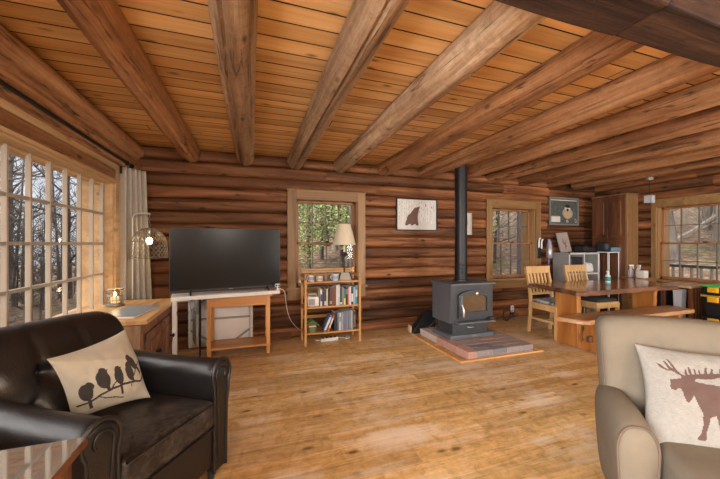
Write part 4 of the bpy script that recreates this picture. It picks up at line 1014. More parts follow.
mb = MB(); mb.rbox((0, 0, .065), (.34, .22, .13), .06, 6, lambda p: Vector((p.x, p.y, p.z + .05 * (-p.x / .17) * (1 if p.z > 0 else .0) + .02 * noise.noise(p * 10) * (1 if p.z > 0 else 0)))); mb.build('body', plain('bag_dark', (.015, .018, .02), .6), t, smooth=80)
mb = MB(); mb.rbox((.05, -.10, .045), (.24, .035, .07), .015, 4); mb.build('blue_panel', plain('bag_blue', (.10, .22, .28), .5), t, smooth=80)
# stick vacuum in its wall dock
t = T('stick_vacuum', 'purple and grey stick vacuum hanging upright on the log wall', 'vacuum', (4.94, 4.33, 0))
mb = MB(); mb.tube([(0, -.06, .44), (0, -.06, 1.10)], .02, 12); mb.build('tube', M_purple, t, smooth=60)
mb = MB(); mb.lathe([(.045, 1.02), (.055, 1.04), (.055, 1.18), (.048, 1.2), (.048, 1.24), (.04, 1.27), (.03, 1.33), (0, 1.34)], (0, -.075, 0), 20); mb.build('motor', plain('vac_grey', (.34, .32, .33), .35, .5), t, smooth=50)
mb = MB(); mb.lathe([(.03, 1.23), (.036, 1.27), (.036, 1.36), (0, 1.365)], (.0, -.06, 0), 16); mb.build('cyclone', M_purple, t, smooth=50)
mb = MB(); mb.rbox((.0, -.07, .40), (.10, .09, .14), .02, 3); mb.build('brush_head', M_purple, t, smooth=50)
t = T('vacuum_dock', 'black wall dock with white attachments left of the purple vacuum', 'dock', (4.80, 4.355, 1.18))
mb = MB(); mb.rbox((0, 0, 0), (.10, .05, .32), .015, 3); mb.build('dock_body', M_blackp, t, smooth=50)
for x, z in ((-.03, .15), (.03, .13)): mb = MB(); mb.tube([(x, -.04, z - .12), (x, -.04, z), (x + .015, -.05, z + .05)], .014, 8); mb.build('attachment', M_whitep, t, smooth=60)

# ------------------------------------------------------------------ right wall: box, bottles, side table, bins, totes, lamp
t = T('drawer_box', 'small wooden drawer chest behind the table below the right window', 'chest', (6.10, 3.57, 0))
mb = MB(); mb.box(-.18, .18, -.15, .15, 0, .72); mb.build('carcass', M_cabl, t, bevel=.004)
for z in (.08, .30, .52):
    mb = MB(); mb.box(-.19, -.18, -.13, .13, z, z + .18); dd = mb.build('drawer', M_cabl, t, bevel=.003)
    mb = MB(); mb.lathe([(.006, 0), (.012, .015), (0, .02)], (-.19, 0, z + .09), 10, M=Matrix.Rotation(-pi / 2, 4, 'Y')); mb.build('knob', M_black, dd)
tag(MB().rbox((0, 0, .06), (.11, .12, .12), .006, 2).build('carton', plain('carton_white', (.62, .58, .52), .8), loc=(6.02, 3.47, .721), smooth=50), 'small white carton beside the spray bottles on the drawer chest', 'box')
def spray(loc, rz, label):
    t = T('spray_bottle', label, 'bottle', loc, rz, 'spray bottles')
    mb = MB(); mb.lathe([(.034, 0), (.038, .01), (.038, .09), (.015, .14), (.013, .165)], n=18); mb.build('bottle', plain('milky_plastic', (.50, .46, .46), .35), t, smooth=50)
    mb = MB(); mb.rbox((.0, -.012, .187), (.026, .07, .03), .008, 2); mb.bar((0, -.03, .18), (0, -.04, .135), .012, .01); mb.build('trigger_head', M_whitep, t, smooth=50)
spray((6.05, 3.655, .721), .9, 'milky spray bottle left of the other, by the corner cabinet'); spray((6.10, 3.575, .721), -.3, 'milky spray bottle nearer the white carton')
t = T('slatted_table', 'small light-topped table with slatted sides below the right window', 'table', (6.11, 2.96, 0))
mb = MB(); mb.box(-.26, .24, -.18, .22, .645, .675); mb.build('top', M_desk, t, bevel=.004)
for sx in (-1, 1):
    for sy in (-1, 1): mb = MB(); mb.box(sx * .21 - .02, sx * .21 + .02, sy * .16 - .02, sy * .16 + .02, 0, .645); mb.build('leg', M_cab, t)
mb = MB()
for i in range(5): mb.box(-.17 + .07 * i, -.14 + .07 * i, -.165, -.155, .08, .645)
mb.box(-.2, .2, -.17, -.15, .06, .09); mb.build('slat_side', M_cab, t)
t = T('waste_bin', 'pale grey plastic bin under the slatted table', 'bin', (6.0, 2.975, 0))
mb = MB(); mb.add([(x * k, y * k, z) for z, k in ((.0, .8), (.55, 1.), (.58, 1.08), (.6, 1.08), (.6, .98), (.02, .78)) for x, y in ((-.06, -.05), (.06, -.05), (.06, .05), (-.06, .05))], [(3, 2, 1, 0), (20, 21, 22, 23)] + [(4 * i + j, 4 * i + (j + 1) % 4, 4 * i + 4 + (j + 1) % 4, 4 * i + 4 + j) for i in range(5) for j in range(4)]); mb.build('tub', plain('bin_grey', (.58, .59, .62), .5), t, bevel=.004)
t = T('black_chest', 'black low cabinet with a silver knob behind the dining table', 'cabinet', (6.05, 3.27, 0))
mb = MB(); mb.rbox((0, 0, .28), (.30, .28, .56), .02, 2); mb.build('body', M_blackp, t, smooth=50)
mb = MB(); mb.box(-.158, -.149, -.12, .12, .29, .53); dd = mb.build('door', M_blackp, t, bevel=.003)
mb = MB(); mb.lathe([(.008, 0), (.016, .015), (.018, .025), (0, .032)], (-.158, 0, .45), 14, M=Matrix.Rotation(-pi / 2, 4, 'Y')); mb.build('knob', M_steel, dd, smooth=50)
def tote(loc, label, lid):
    t = T('storage_tote', label, 'storage box', loc, 0, 'black storage totes')
    mb = MB(); mb.add([(x * k, y * k, z) for z, k in ((0, .88), (.26, 1)) for x, y in ((-.21, -.28), (.21, -.28), (.21, .28), (-.21, .28))], [(3, 2, 1, 0), (4, 5, 6, 7)] + [(j, (j + 1) % 4, 4 + (j + 1) % 4, 4 + j) for j in range(4)]); mb.build('tub', M_blackp, t, bevel=.012)
    mb = MB(); mb.box(-.225, .225, -.295, .295, .262, .29); mb.build('lid', lid, t, bevel=.008)
    for y_ in (-.14, .16):
        mb = MB(); mb.rbox((-.228, y_, .235), (.03, .11, .075), .008, 2); mb.build('latch', M_yellow, t, smooth=50)
tote((6.08, 2.39, 0), 'black tote with yellow latches at the bottom of the stack under the right window', M_blackp)
tote((6.08, 2.39, .29), 'black tote in the middle of the stack under the right window', plain('lid_yellow', (.4, .3, .03), .5))
tote((6.08, 2.39, .58) if False else (6.08, 2.39, .42), 'green-lidded black tote with yellow latches on top of the stack', M_green) if False else None
t = T('storage_tote', 'green-lidded black tote with yellow latches on top of the stack by the right window', 'storage box', (6.08, 2.39, .58), 0, 'black storage totes')
mb = MB(); mb.add([(x * k, y * k, z) for z, k in ((0, .95), (.11, 1)) for x, y in ((-.21, -.28), (.21, -.28), (.21, .28), (-.21, .28))], [(3, 2, 1, 0), (4, 5, 6, 7)] + [(j, (j + 1) % 4, 4 + (j + 1) % 4, 4 + j) for j in range(4)]); mb.build('tub', M_blackp, t, bevel=.01)
mb = MB(); mb.box(-.225, .225, -.295, .295, .11, .135); mb.build('lid', M_green, t, bevel=.008)
for y_ in (-.14, .16): mb = MB(); mb.rbox((-.226, y_, .075), (.03, .11, .07), .008, 2); mb.build('latch', M_yellow, t, smooth=50)
t = T('pendant_lamp', 'small cube glass lamp hanging from the ceiling near the right window', 'lamp', (5.75, 3.216, 0))
mb = MB(); s_ = .046
mb.box(-s_, s_, -s_, s_, 1.90, 2.01); mb.build('glass_cube', plain('frosted_glass', (.42, .44, .46), .2, 0, .5, 25, emit=(.9, .95, 1), es=.03), t, bevel=.004)
mb = MB()
for sx in (-1, 1):
    for sy in (-1, 1): mb.tube([(sx * s_, sy * s_, 1.88), (sx * s_, sy * s_, 2.015)], .004, 6)
mb.box(-s_, s_, -s_, s_, 2.01, 2.018); mb.build('frame', M_galv, t)
mb = MB(); mb.tube([(0, 0, 2.015), (0, 0, 2.27)], .004, 6); mb.build('cord', M_black, t)
mb = MB(); mb.lathe([(.05, 2.245), (.055, 2.26), (.055, 2.285), (0, 2.285)], n=16); mb.build('canopy', M_galv, t)

# ------------------------------------------------------------------ leather armchair
F = Vector((.835, -.55, 0)); Lx = Vector((.556, .831, 0)); ang = atan2(F.y, F.x) + pi / 2
t = T('leather_armchair', 'dark brown tufted leather armchair with rolled arms by the big window', 'armchair', (-.327, 1.632, 0))
def LC(l, f, z): return tuple(Lx * l + F * f + Vector((0, 0, z)))
def seatfn(p):
    l, f, z = p.x, p.y, p.z
    if z > 0: z += .022 * (1 - (l / .26) ** 2) * (1 - (f / .3) ** 2) * .8 + .008 * noise.noise(Vector((l * 7, f * 7, 0)))
    return Vector(LC(l, f, z))
mb = MB(); mb.rbox(LC(0, -.29, .385), (.51, .60, .15), .035, 12, seatfn); mb.build('seat_cushion', M_leatherwg, t, smooth=80)
mb = MB()
sp = []
for a, b in (((-.25, .0), (.25, .0)),):
    pass
mb.tube([LC(l, .012, .447) for l in [-.235 + .47 * i / 10 for i in range(11)]], .006, 6); mb.tube([LC(l, .012, .318) for l in [-.235 + .47 * i / 10 for i in range(11)]], .006, 6); mb.build('seat_piping', M_leather, t, smooth=80)
mb = MB(); mb.rbox(LC(0, -.32, .205), (.52, .62, .21), .02, 4, lambda p: Vector(LC(p.x, p.y, p.z))); mb.build('seat_rail', M_leather, t, smooth=60)
def armprof(s):
    P = []
    P += [(.255, .07), (.255, .30), (.258, .50)]
    for i in range(13):
        a = math.radians(190 - i * 19); P.append((.315 + .07 * cos(a), .572 + .075 * sin(a)))
    P += [(.368, .47), (.355, .40), (.35, .25), (.347, .07)]
    return [(s * l, z) for l, z in P]
for s in (1, -1):
    pr = armprof(s); rings = []
    for f, k, dz in ((-.74, 1, .0), (-.55, 1, .0), (-.3, 1.0, -.005), (-.12, 1.0, .0), (-.06, 1.0, .0), (-.02, 1.0, 0), (-.005, .95, 0)):
        cx_ = s * .318
        rings.append([LC(cx_ + (l - cx_) * k, f, .4 + (z - .4) * (k if z > .4 else 1) + dz + .004 * noise.noise(Vector((l * 20, f * 9, z * 6)))) for l, z in pr])
    mb = MB(); mb.loft(rings, True); ar = recalc(mb.build('arm', M_leather, t, smooth=55))
    mb = MB(); mb.tube([LC(s * .318 + (l - s * .318) * .99, -.006, .4 + (z - .4) * 1.02) for l, z in pr], .009, 8)
    # inner scroll line
    sc_ = [(s * (.315 + (.046 - .0022 * i) * cos(math.radians(205 - i * 24))), .572 + (.05 - .0022 * i) * sin(math.radians(205 - i * 24))) for i in range(14)]
    mb.tube([LC(l, -.005, z) for l, z in ([(s * .285, .14), (s * .282, .45)] + sc_[:11])], .006, 6)
    mb.build('scroll_piping', M_leather, ar, smooth=80)
tufts = [(-.19, .16), (0, .16), (.19, .16), (-.095, .30), (.095, .30), (-.285, .30), (.285, .30)]
def backfn(p):
    l, d, z = p.x, p.y, p.z          # d: + is front
    h = z + .26                      # 0..52
    lean = -.56 - .30 * (h / .52) - .0
    sh = 1.04 - .06 * max(0, (h - .38) / .14) ** 2
    off = 0
    if d > 0:
        off = .03 * (1 - (l / .36) ** 2) * (.6 + .4 * sin(h / .52 * pi))
        for tl, th in tufts: off -= .05 * math.exp(-((l - tl) ** 2 + (h - th) ** 2) / .0016)
        for (a, b) in ((0, 3), (1, 3), (1, 4), (2, 4)):
            A, B = Vector(tufts[a]), Vector(tufts[b]); q = Vector((l, h)); ab = B - A; s_ = max(0, min(1, (q - A).dot(ab) / ab.dot(ab))); off -= .014 * math.exp(-((q - A - ab * s_).length ** 2) / .0002)
        for tl in (-.095, .095):
            if h > .30: off -= .02 * math.exp(-((l - tl) ** 2) / .00012)
    rise = .012 - .022 * (abs(l) / .38) ** 3 * (h / .52)
    return Vector(LC(l * sh, lean + d + off, .35 + h + rise))
mb = MB(); mb.rbox((0, 0, 0), (.72, .15, .52), .07, 34, backfn); bk = mb.build('backrest', M_leather, t, smooth=80)
mb = MB()
for tl, th in tufts:
    p = backfn(Vector((tl, .074, th - .26))); mb.rbox(tuple(p), (.022, .022, .022), .011, 1)
mb.build('tuft_button', M_leather, bk, smooth=80)
mb = MB()
for l, f in ((-.30, -.06), (.30, -.06), (-.30, -.70), (.30, -.70)):
    mb = MB(); c_ = LC(l, f, 0); mb.lathe([(.016, 0), (.022, .05), (.03, .13)], c_, 12); mb.build('foot', M_irond, t, smooth=60)

def pillow(name, label, corners, thick, mats, pats, nu=150, nv=120, bend=0., crease=None):
    """corners TL,TR,BR,BL of the front; pats: list of polygons in 0..1 (u right, v down)"""
    TL, TR, BR, BL = [Vector(c) for c in corners]; nrm = (TR - TL).cross(BL - TL).normalized() * -1
    nrm = (BL - TL).cross(TR - TL).normalized()
    mb = MB(); vs = []; fs = []; mi = []
    def pos(u, v, sd):
        a = u * 2 - 1; b = v * 2 - 1
        t_ = max(0, (1 - a ** 2)) ** .55 * max(0, (1 - b ** 2)) ** .55
        pin = .055 * (1 - abs(a) ** 2) * abs(b) ** 3; pin2 = .055 * (1 - abs(b) ** 2) * abs(a) ** 3
        u2 = .5 + (u - .5) * (1 - pin2 * 2); v2 = .5 + (v - .5) * (1 - pin * 2)
        p = TL.lerp(TR, u2).lerp(BL.lerp(BR, u2), v2)
        w = thick * t_ * (1 + .12 * noise.noise(Vector((u * 4, v * 4, sd * 3 + 1)))) + .006 * noise.noise(Vector((u * 11, v * 9, sd)))*t_
        if crease and sd > 0: w += crease(u, v) * t_
        return p + nrm * w * sd - (nrm * (bend * max(0, .03 + .36 * u - v)) if bend else nrm * 0)
    for sd in (1, -1):
        b0 = len(vs)
        for j in range(nv + 1):
            for i in range(nu + 1): vs.append(pos(i / nu, j / nv, sd))
        for j in range(nv):
            for i in range(nu):
                q = [b0 + j * (nu + 1) + i, b0 + j * (nu + 1) + i + 1, b0 + (j + 1) * (nu + 1) + i + 1, b0 + (j + 1) * (nu + 1) + i]
                k = 0
                if sd > 0:
                    u, v = (i + .5) / nu, (j + .5) / nv
                    if any(inpoly(u, v, P) for P in pats): k = 1
                fs.append(q if sd < 0 else q[::-1]); mi.append(k)
    for f_, k in zip(fs, mi): pass
    mb.v = [tuple(p) for p in vs]; mb.f = [list(f_) for f_ in fs]; mb.t = [.5] * len(fs); mb.m = mi
    o = mb.build(name, mats, smooth=180)
    bm = bmesh.new(); bm.from_mesh(o.data); bmesh.ops.remove_doubles(bm, verts=bm.verts, dist=.0004); bmesh.ops.recalc_face_normals(bm, faces=bm.faces); bm.to_mesh(o.data); bm.free()
    return tag(o, label, 'pillow')
def nrmP(P, x0, y0, x1, y1): return [((x - x0) / (x1 - x0), (y - y0) / (y1 - y0)) for x, y in P]
BB = (125, 50, 575, 375)
birds = []
def bird(cx, cy, rx, ry, rot, tail, head, beak):
    out = [ell(cx, cy, rx, ry, rot), ell(head[0], head[1], head[2], head[2]), tail, beak]
    return out
birds += bird(208, 240, 35, 42, .3, [(205, 270), (222, 270), (228, 326), (210, 330)], (232, 212, 20), [(240, 205), (254, 214), (240, 220)])
birds += bird(303, 200, 36, 42, -.3, [(305, 230), (325, 225), (325, 262), (308, 262)], (312, 166, 20), [(325, 160), (340, 158), (328, 170)])
birds += bird(388, 205, 25, 42, 0, [(378, 240), (394, 240), (392, 298), (378, 298)], (388, 178, 19), [(400, 170), (412, 166), (402, 180)])
birds += bird(454, 208, 23, 40, -.1, [(455, 235), (470, 235), (472, 262), (460, 264)], (456, 176, 18), [(445, 168), (434, 166), (444, 178)])
birds += bird(488, 172, 20, 42, -.6, [(500, 190), (518, 184), (540, 232), (528, 240)], (474, 150, 17), [(464, 142), (454, 142), (462, 152)])
birds += stroke([(150, 300), (205, 292), (270, 268), (330, 254), (400, 250), (470, 256), (515, 270), (540, 262), (575, 248)], 10)
birds += stroke([(262, 272), (300, 292), (345, 300), (395, 322)], 6) + stroke([(330, 252), (372, 224)], 6) + stroke([(470, 232), (510, 200), (548, 184)], 6) + stroke([(443, 255), (446, 275)], 4)
birdp = [nrmP(P, *BB) for P in birds]
O_ = Vector((-.327, 1.632, 0))
pc = [Vector(LC(-.20, -.47, .785)) + O_, Vector(LC(.14, -.41, .82)) + O_, Vector(LC(.14, -.295, .485)) + O_, Vector(LC(-.115, -.46, .475)) + O_]
pillow('throw_pillow', 'cream linen pillow with five dark birds on a branch, on the leather armchair', pc, .075, [M_linen, M_print], birdp, 170, 130, bend=.18)

# ------------------------------------------------------------------ glass-topped side table, lower left
t = T('side_table', 'wooden side table with a reflective glass top beside the leather armchair', 'table', (-.80, .93, 0))
mb = MB(); e = .01; X0, X1, Y0, Y1 = -.32, .322, -.30, .27
mb.box(X0, X1, Y0, Y0 + e, .662, .682); mb.box(X0, X1, Y1 - e, Y1, .662, .682); mb.box(X0, X0 + e, Y0 + e, Y1 - e, .662, .682); mb.box(X1 - e, X1, Y0 + e, Y1 - e, .662, .682); mb.build('rim', M_cab, t, bevel=.003)
mb = MB(); mb.box(X0 + .004, X1 - .004, Y0 + .004, Y1 - .004, .682, .688); mb.build('glass_top', plain('mirror_glass', (.62, .64, .64), .03, .85, .05), t)
for x in (X0 + .05, X1 - .05):
    for y_ in (Y0 + .05, Y1 - .05): mb = MB(); mb.box(x - .022, x + .022, y_ - .022, y_ + .022, 0, .68); mb.build('leg', M_cab, t)
mb = MB(); mb.box(X0 + .04, X1 - .04, Y0 + .04, Y1 - .04, .2, .22); mb.build('shelf', M_cab, t)

# ------------------------------------------------------------------ tan armchair, lower right
F2 = Vector((-.62, -.785, 0)); L2 = Vector((.785, -.62, 0)); B0 = Vector((1.70, 1.17, 0))
t = T('tan_armchair', 'tan suede armchair with dark piping in front of the dining table', 'armchair', tuple(B0))
def TC_(l, f, z): return tuple(L2 * l + F2 * f + Vector((0, 0, z)))
BWd = .70
def bfn(p):
    l, f, z = p.x, p.y, p.z; h = z + .33
    return Vector(TC_(l + BWd / 2, f - .06 + .16 * (1 - h / .66), z + .575 + .01 * noise.noise(Vector((l * 4, z * 4, 2))) - .012 * (abs(l) / .35) ** 4))
mb = MB(); mb.rbox((0, 0, 0), (BWd, .15, .66), .055, 14, bfn); bk = mb.build('backrest', M_tan, t, smooth=80)
pp = []
def pipe(dy):
    P = []
    for z in [-.30 + .54 * i / 10 for i in range(11)]: P.append(bfn(Vector((-BWd / 2 + .004, dy, z))))
    for a in [i * pi / 10 for i in range(1, 5)]: P.append(bfn(Vector((-BWd / 2 + .058 - .046 * cos(a), dy, .27 + .046 * sin(a)))))
    for l in [-BWd / 2 + .07 + (BWd - .14) * i / 10 for i in range(11)]: P.append(bfn(Vector((l, dy, .319))))
    for a in [i * pi / 10 for i in range(1, 5)]: P.append(bfn(Vector((BWd / 2 - .058 + .046 * sin(a), dy, .27 + .046 * cos(a)))))
    for z in [.24 - .54 * i / 10 for i in range(11)]: P.append(bfn(Vector((BWd / 2 - .012, dy, z))))
    return P
mb = MB(); mb.tube(pipe(.045), .004, 6); mb.build('back_piping', M_tanp, bk, smooth=80)
for s, c0 in ((1, .035), (-1, BWd - .035)):
    rings = []; nr = 26
    for f, top, w in ((-.02, .56, .05), (.05, .58, .06), (.15, .585, .065), (.28, .58, .07), (.37, .565, .07), (.41, .555, .068), (.425, .54, .058)):
        ring = []
        for k in range(nr):
            a = 2 * pi * k / nr; x_, z_ = cos(a), sin(a)
            x_ = math.copysign(abs(x_) ** .75, x_)
            z = (top - .10) + .10 * z_ if z_ > 0 else (top - .10) + z_ * (top - .10 - .08)
            wd = w * (1 if z_ > 0 else 1 - .18 * (-z_))
            ring.append(TC_(c0 - s * .085 * max(0, f) + x_ * wd, f, z))
        rings.append(ring)
    mb = MB(); mb.loft(rings, True); ar = recalc(mb.build('arm', M_tan, t, smooth=70))
    mb = MB(); mb.tube([Vector(rings[5][k]) + F2 * .004 for k in range(nr)], .005, 6, closed=True); mb.build('arm_piping', M_tanp, ar, smooth=80)
mb = MB(); mb.rbox((0, 0, 0), (BWd - .19, .60, .15), .045, 10, lambda p: Vector(TC_(p.x + BWd / 2, p.y + .29, p.z + .385 + (.02 * (1 - (p.x / .35) ** 2) if p.z > 0 else 0)))); sc_ = mb.build('seat_cushion', M_tan, t, smooth=80)
mb = MB(); mb.tube([TC_(BWd / 2 + l, .592, .444) for l in [-.22 + .44 * i / 8 for i in range(9)]], .005, 6); mb.build('cushion_piping', M_tanp, sc_, smooth=80)
mb = MB(); mb.rbox((0, 0, 0), (BWd - .04, .62, .22), .02, 4, lambda p: Vector(TC_(p.x + BWd / 2, p.y + .24, p.z + .20))); mb.build('seat_base', M_tan, t, smooth=60)
for l, f in ((.1, 0.05), (BWd - .1, .05), (.1, .40), (BWd - .1, .40)): mb = MB(); mb.lathe([(.018, 0), (.026, .1)], TC_(l, f, 0), 10); mb.build('foot', M_irond, t, smooth=60)
MX = (10, 32, 690, 420)
moose = [[(78, 112), (92, 117), (108, 128), (132, 140), (112, 104), (122, 106), (140, 128), (150, 133), (128, 93), (138, 96), (152, 116), (165, 138), (182, 156), (196, 158), (199, 134), (206, 134), (208, 155), (216, 152), (214, 122), (222, 124), (226, 150), (234, 150), (237, 128), (243, 130), (243, 150), (252, 148), (256, 130), (262, 132), (262, 147), (275, 144), (286, 117), (292, 119), (288, 143), (300, 140), (308, 120), (314, 122), (310, 142), (335, 138), (340, 118), (346, 120), (342, 144), (336, 152), (305, 162), (270, 166), (235, 168), (228, 178), (245, 182), (300, 186), (340, 190), (400, 196), (430, 210), (440, 250), (436, 300), (440, 390), (418, 392), (416, 320), (400, 280), (350, 285), (318, 290), (312, 340), (318, 400), (296, 402), (296, 345), (285, 290), (262, 300), (258, 318), (246, 350), (244, 382), (216, 380), (214, 374), (228, 352), (236, 320), (238, 285), (228, 262), (212, 230), (204, 244), (200, 248), (190, 258), (182, 250), (174, 230), (172, 210), (160, 208), (148, 216), (130, 212), (124, 200), (130, 192), (128, 178), (150, 174), (172, 172), (178, 163), (150, 145), (120, 142), (95, 132)]]
moosep = [nrmP(P, *MX) for P in moose]
def W(l, f, z): return Vector(TC_(l, f, z)) + B0
pillow('throw_pillow', 'white fleece pillow with a brown moose on the tan armchair', [W(.115, .08, .80), W(.66, .08, .80), W(.64, .32, .435), W(.04, .32, .435)], .07, [M_fleece, M_moose], moosep, 190, 150)

# ------------------------------------------------------------------ outside
def gh(x, y):
    h = -.5
    dl = max(0, -1.6 - x); dr = max(0, x - 6.8); db = max(0, y - 4.9)
    h += .16 * max(0, dr - .8) + .20 * max(0, db - 1.0) * max(0, min(1, (x + 2.5) / 4)) - .05 * dl
    h += .25 * noise.noise(Vector((x * .25, y * .25, 0))) * min(1, (dl + dr + db) * .3)
    return h
mb = MB(); n = 90; vs = []; fs = []
for j in range(n + 1):
    for i in range(n + 1):
        x = -42 + 90 * i / n; y = -20 + 75 * j / n; vs.append((x, y, gh(x, y) - (.3 if (-2 < x < 7 and -3 < y < 5) else 0)))
for j in range(n):
    for i in range(n): fs.append((j * (n + 1) + i, j * (n + 1) + i + 1, (j + 1) * (n + 1) + i + 1, (j + 1) * (n + 1) + i))
def litter():
    m, t_, b, o = nt('leaf_litter'); tc = N(t_, 'ShaderNodeTexCoord'); n1 = noise_(t_, tc.outputs['Object'], 5., 6, .75); n2 = noise_(t_, tc.outputs['Object'], .4, 3)
    r = ramp(t_, [(.32, (.02, .015, .01)), (.46, (.08, .047, .026)), (.56, (.17, .10, .055)), (.68, (.32, .26, .19))]); t_.links.new(n1, r.inputs[0])
    g_ = ramp(t_, [(.5, (0, 0, 0)), (.65, (1, 1, 1))]); t_.links.new(n2, g_.inputs[0])
    c = mix(t_, math_(t_, 'MULTIPLY', g_.outputs[0], .35), r.outputs[0], (.10, .12, .04)); t_.links.new(c, b.inputs['Base Color']); b.inputs['Roughness'].default_value = 1; return m
mb.add(vs, fs); struct(mb.build('ground', litter(), smooth=180))
M_tr = [wood('tree_bark_%d' % i, tuple(x * k for x in (.05, .04, .032)), tuple(x * k for x in (.13, .105, .085)), tuple(x * k for x in (.22, .185, .15)), 'z', 6, .15, .9, 0, .1, 0) for i, k in enumerate((.8, 1.3, 2.2))]
def branch(mb, p, d, L, r, depth, rg):
    n = 5; pts = [p]; q = p.copy(); d = d.copy()
    for i in range(n):
        d = (d + Vector((rg.uniform(-1, 1), rg.uniform(-1, 1), rg.uniform(-.3, .8))) * .16).normalized(); q = q + d * (L / n); pts.append(q.copy())
    mb.tube(pts, [r * (1 - .8 * i / n) for i in range(n + 1)], 5 if depth > 1 else 4, False)
    if depth > 0:
        for k in range(5 if depth > 1 else 4):
            i = rg.randint(1, n); a = rg.uniform(0, 2 * pi)
            dd = (d + Vector((cos(a), sin(a), rg.uniform(-.1, .7))) * 1.0).normalized()
            branch(mb, pts[i], dd, L * rg.uniform(.35, .6), r * .45, depth - 1, rg)
def bare(seed, h, r, nb, mat, low=.2):
    rg = random.Random(seed); mb = MB(); pts = []; q = Vector((0, 0, -.3)); lean = Vector((rg.uniform(-.06, .06), rg.uniform(-.06, .06), 1))
    for i in range(13):
        pts.append(q.copy()); q = q + (lean + Vector((rg.uniform(-.05, .05), rg.uniform(-.05, .05), 0))) * (h / 12)
    mb.tube(pts, [r * (1 - .85 * i / 12) for i in range(13)], 9, False)
    for k in range(nb):
        f_ = rg.uniform(low, .98); i = int(f_ * 12); a = rg.uniform(0, 2 * pi)
        branch(mb, pts[i], Vector((cos(a), sin(a), rg.uniform(.1, .9))).normalized(), h * rg.uniform(.12, .28), r * (1 - .8 * f_) * .5, 2, rg)
    return mb.build('bare_tree', mat, smooth=60)
protos = [bare(1, 9, .11, 26, M_tr[0]), bare(2, 11, .15, 22, M_tr[1], .15), bare(3, 7, .07, 24, M_tr[0], .1), bare(4, 10, .13, 10, M_tr[2], .3), bare(5, 12, .18, 12, M_tr[1], .35), bare(6, 6, .05, 26, M_tr[1], .05)]
used = set()
def plant(k, x, y, label, group, s=1., rz=0):
    p = protos[k]
    o = p if k not in used else p.copy()
    if k in used: COL.objects.link(o)
    used.add(k); o.location = (x, y, gh(x, y)); o.rotation_euler = (0, 0, rz); o.scale = (s,) * 3
    return tag(o, label, 'tree', group)
rt = random.Random(99)
# woods seen through the left window: directions from the camera between -62 and -22 degrees of the Y axis
for i in range(34):
    az = math.radians(rt.uniform(-50, -19)); d = rt.uniform(9, 26)
    x, y = d * sin(az) * 1.0, d * cos(az)
    if x > -5.5: x = -5.5 - rt.random() * 4
    plant(rt.choice((0, 0, 1, 2, 2, 5, 5, 5)), x, y, 'bare dark-barked tree in the woods outside the wide left window', 'woods outside the left window', rt.uniform(.8, 1.25), rt.uniform(0, 6))
for i in range(55):
    az = math.radians(rt.uniform(-52, -20)); d = rt.uniform(10, 20); x, y = d * sin(az), d * cos(az)
    plant(rt.choice((2, 5)), x, y, 'low twiggy sapling in the brush outside the wide left window', 'saplings outside the left window', rt.uniform(.35, .6), rt.uniform(0, 6))
for i in range(44):
    x = rt.uniform(.6, 11); y = rt.uniform(8.5, 22); x = x * (y / 9)
    plant(rt.choice((3, 3, 4, 4, 1, 5, 2)), x, y, 'bare tree on the wooded slope behind the log wall windows', 'woods behind the back windows', rt.uniform(.8, 1.2), rt.uniform(0, 6))
for i in range(38):
    y = rt.uniform(1.0, 9); x = rt.uniform(11, 24); y = y * (x / 8) * .7
    plant(rt.choice((3, 3, 4, 4, 1, 5)), x, y, 'bare tree on the leaf-covered slope outside the right window', 'woods outside the right window', rt.uniform(.8, 1.2), rt.uniform(0, 6))
def conifer(seed, h, w, col1, name, leafy=False):
    rg = random.Random(seed); mb = MB(); mb.tube([(0, 0, -.2), (0, 0, h * .5), (0, 0, h * .95)], [.07, .05, .01], 7, False); o = mb.build(name, M_tr[0], smooth=60)
    mb = MB()
    for k in range(5200):
        f_ = rg.random() ** .8; a = rg.uniform(0, 2 * pi)
        rr_ = w * ((1 - f_) if not leafy else sqrt(max(0, 1 - (2 * f_ - 1) ** 2))) * sqrt(rg.random()); p = Vector((rr_ * cos(a), rr_ * sin(a), h * (.12 + .88 * f_)))
        s_ = rg.uniform(.02, .05); d1 = Vector((rg.uniform(-1, 1), rg.uniform(-1, 1), rg.uniform(-.6, .6))).normalized() * s_; d2 = d1.orthogonal().normalized() * s_ * .6
        mb.add([p - d1, p + d2, p + d1, p - d2], [(0, 1, 2, 3)], rg.random())
    m, t_, b, oo = nt(name + '_leaf'); at = N(t_, 'ShaderNodeAttribute', attribute_name='tint'); r = ramp(t_, [(0, tuple(x * .45 for x in col1)), (.6, col1), (1, tuple(min(1, x * 1.8) for x in col1))]); t_.links.new(at.outputs['Fac'], r.inputs[0]); t_.links.new(r.outputs[0], b.inputs['Base Color']); b.inputs['Roughness'].default_value = .7
    mb.build('foliage', m, o); return o
ev = conifer(3, 4.2, 1.3, (.24, .28, .085), 'leafy_tree', True)
spots = [(1.6, 9.5, 1.), (3.0, 9.0, .95), (.9, 8.3, .7), (2.4, 11.5, 1.3), (4.0, 11.5, 1.3), (7.6, 9.8, .8), (6.9, 8.9, .6)]
for i, (x, y, s) in enumerate(spots):
    o = ev if i == 0 else copy_tree(ev); o.location = (x, y, gh(x, y) + .3); o.scale = (s,) * 3; o.rotation_euler = (0, 0, i * 1.3)
    tag(o, 'leafy green tree outside the windows of the log wall', 'tree', 'green trees behind the back windows')
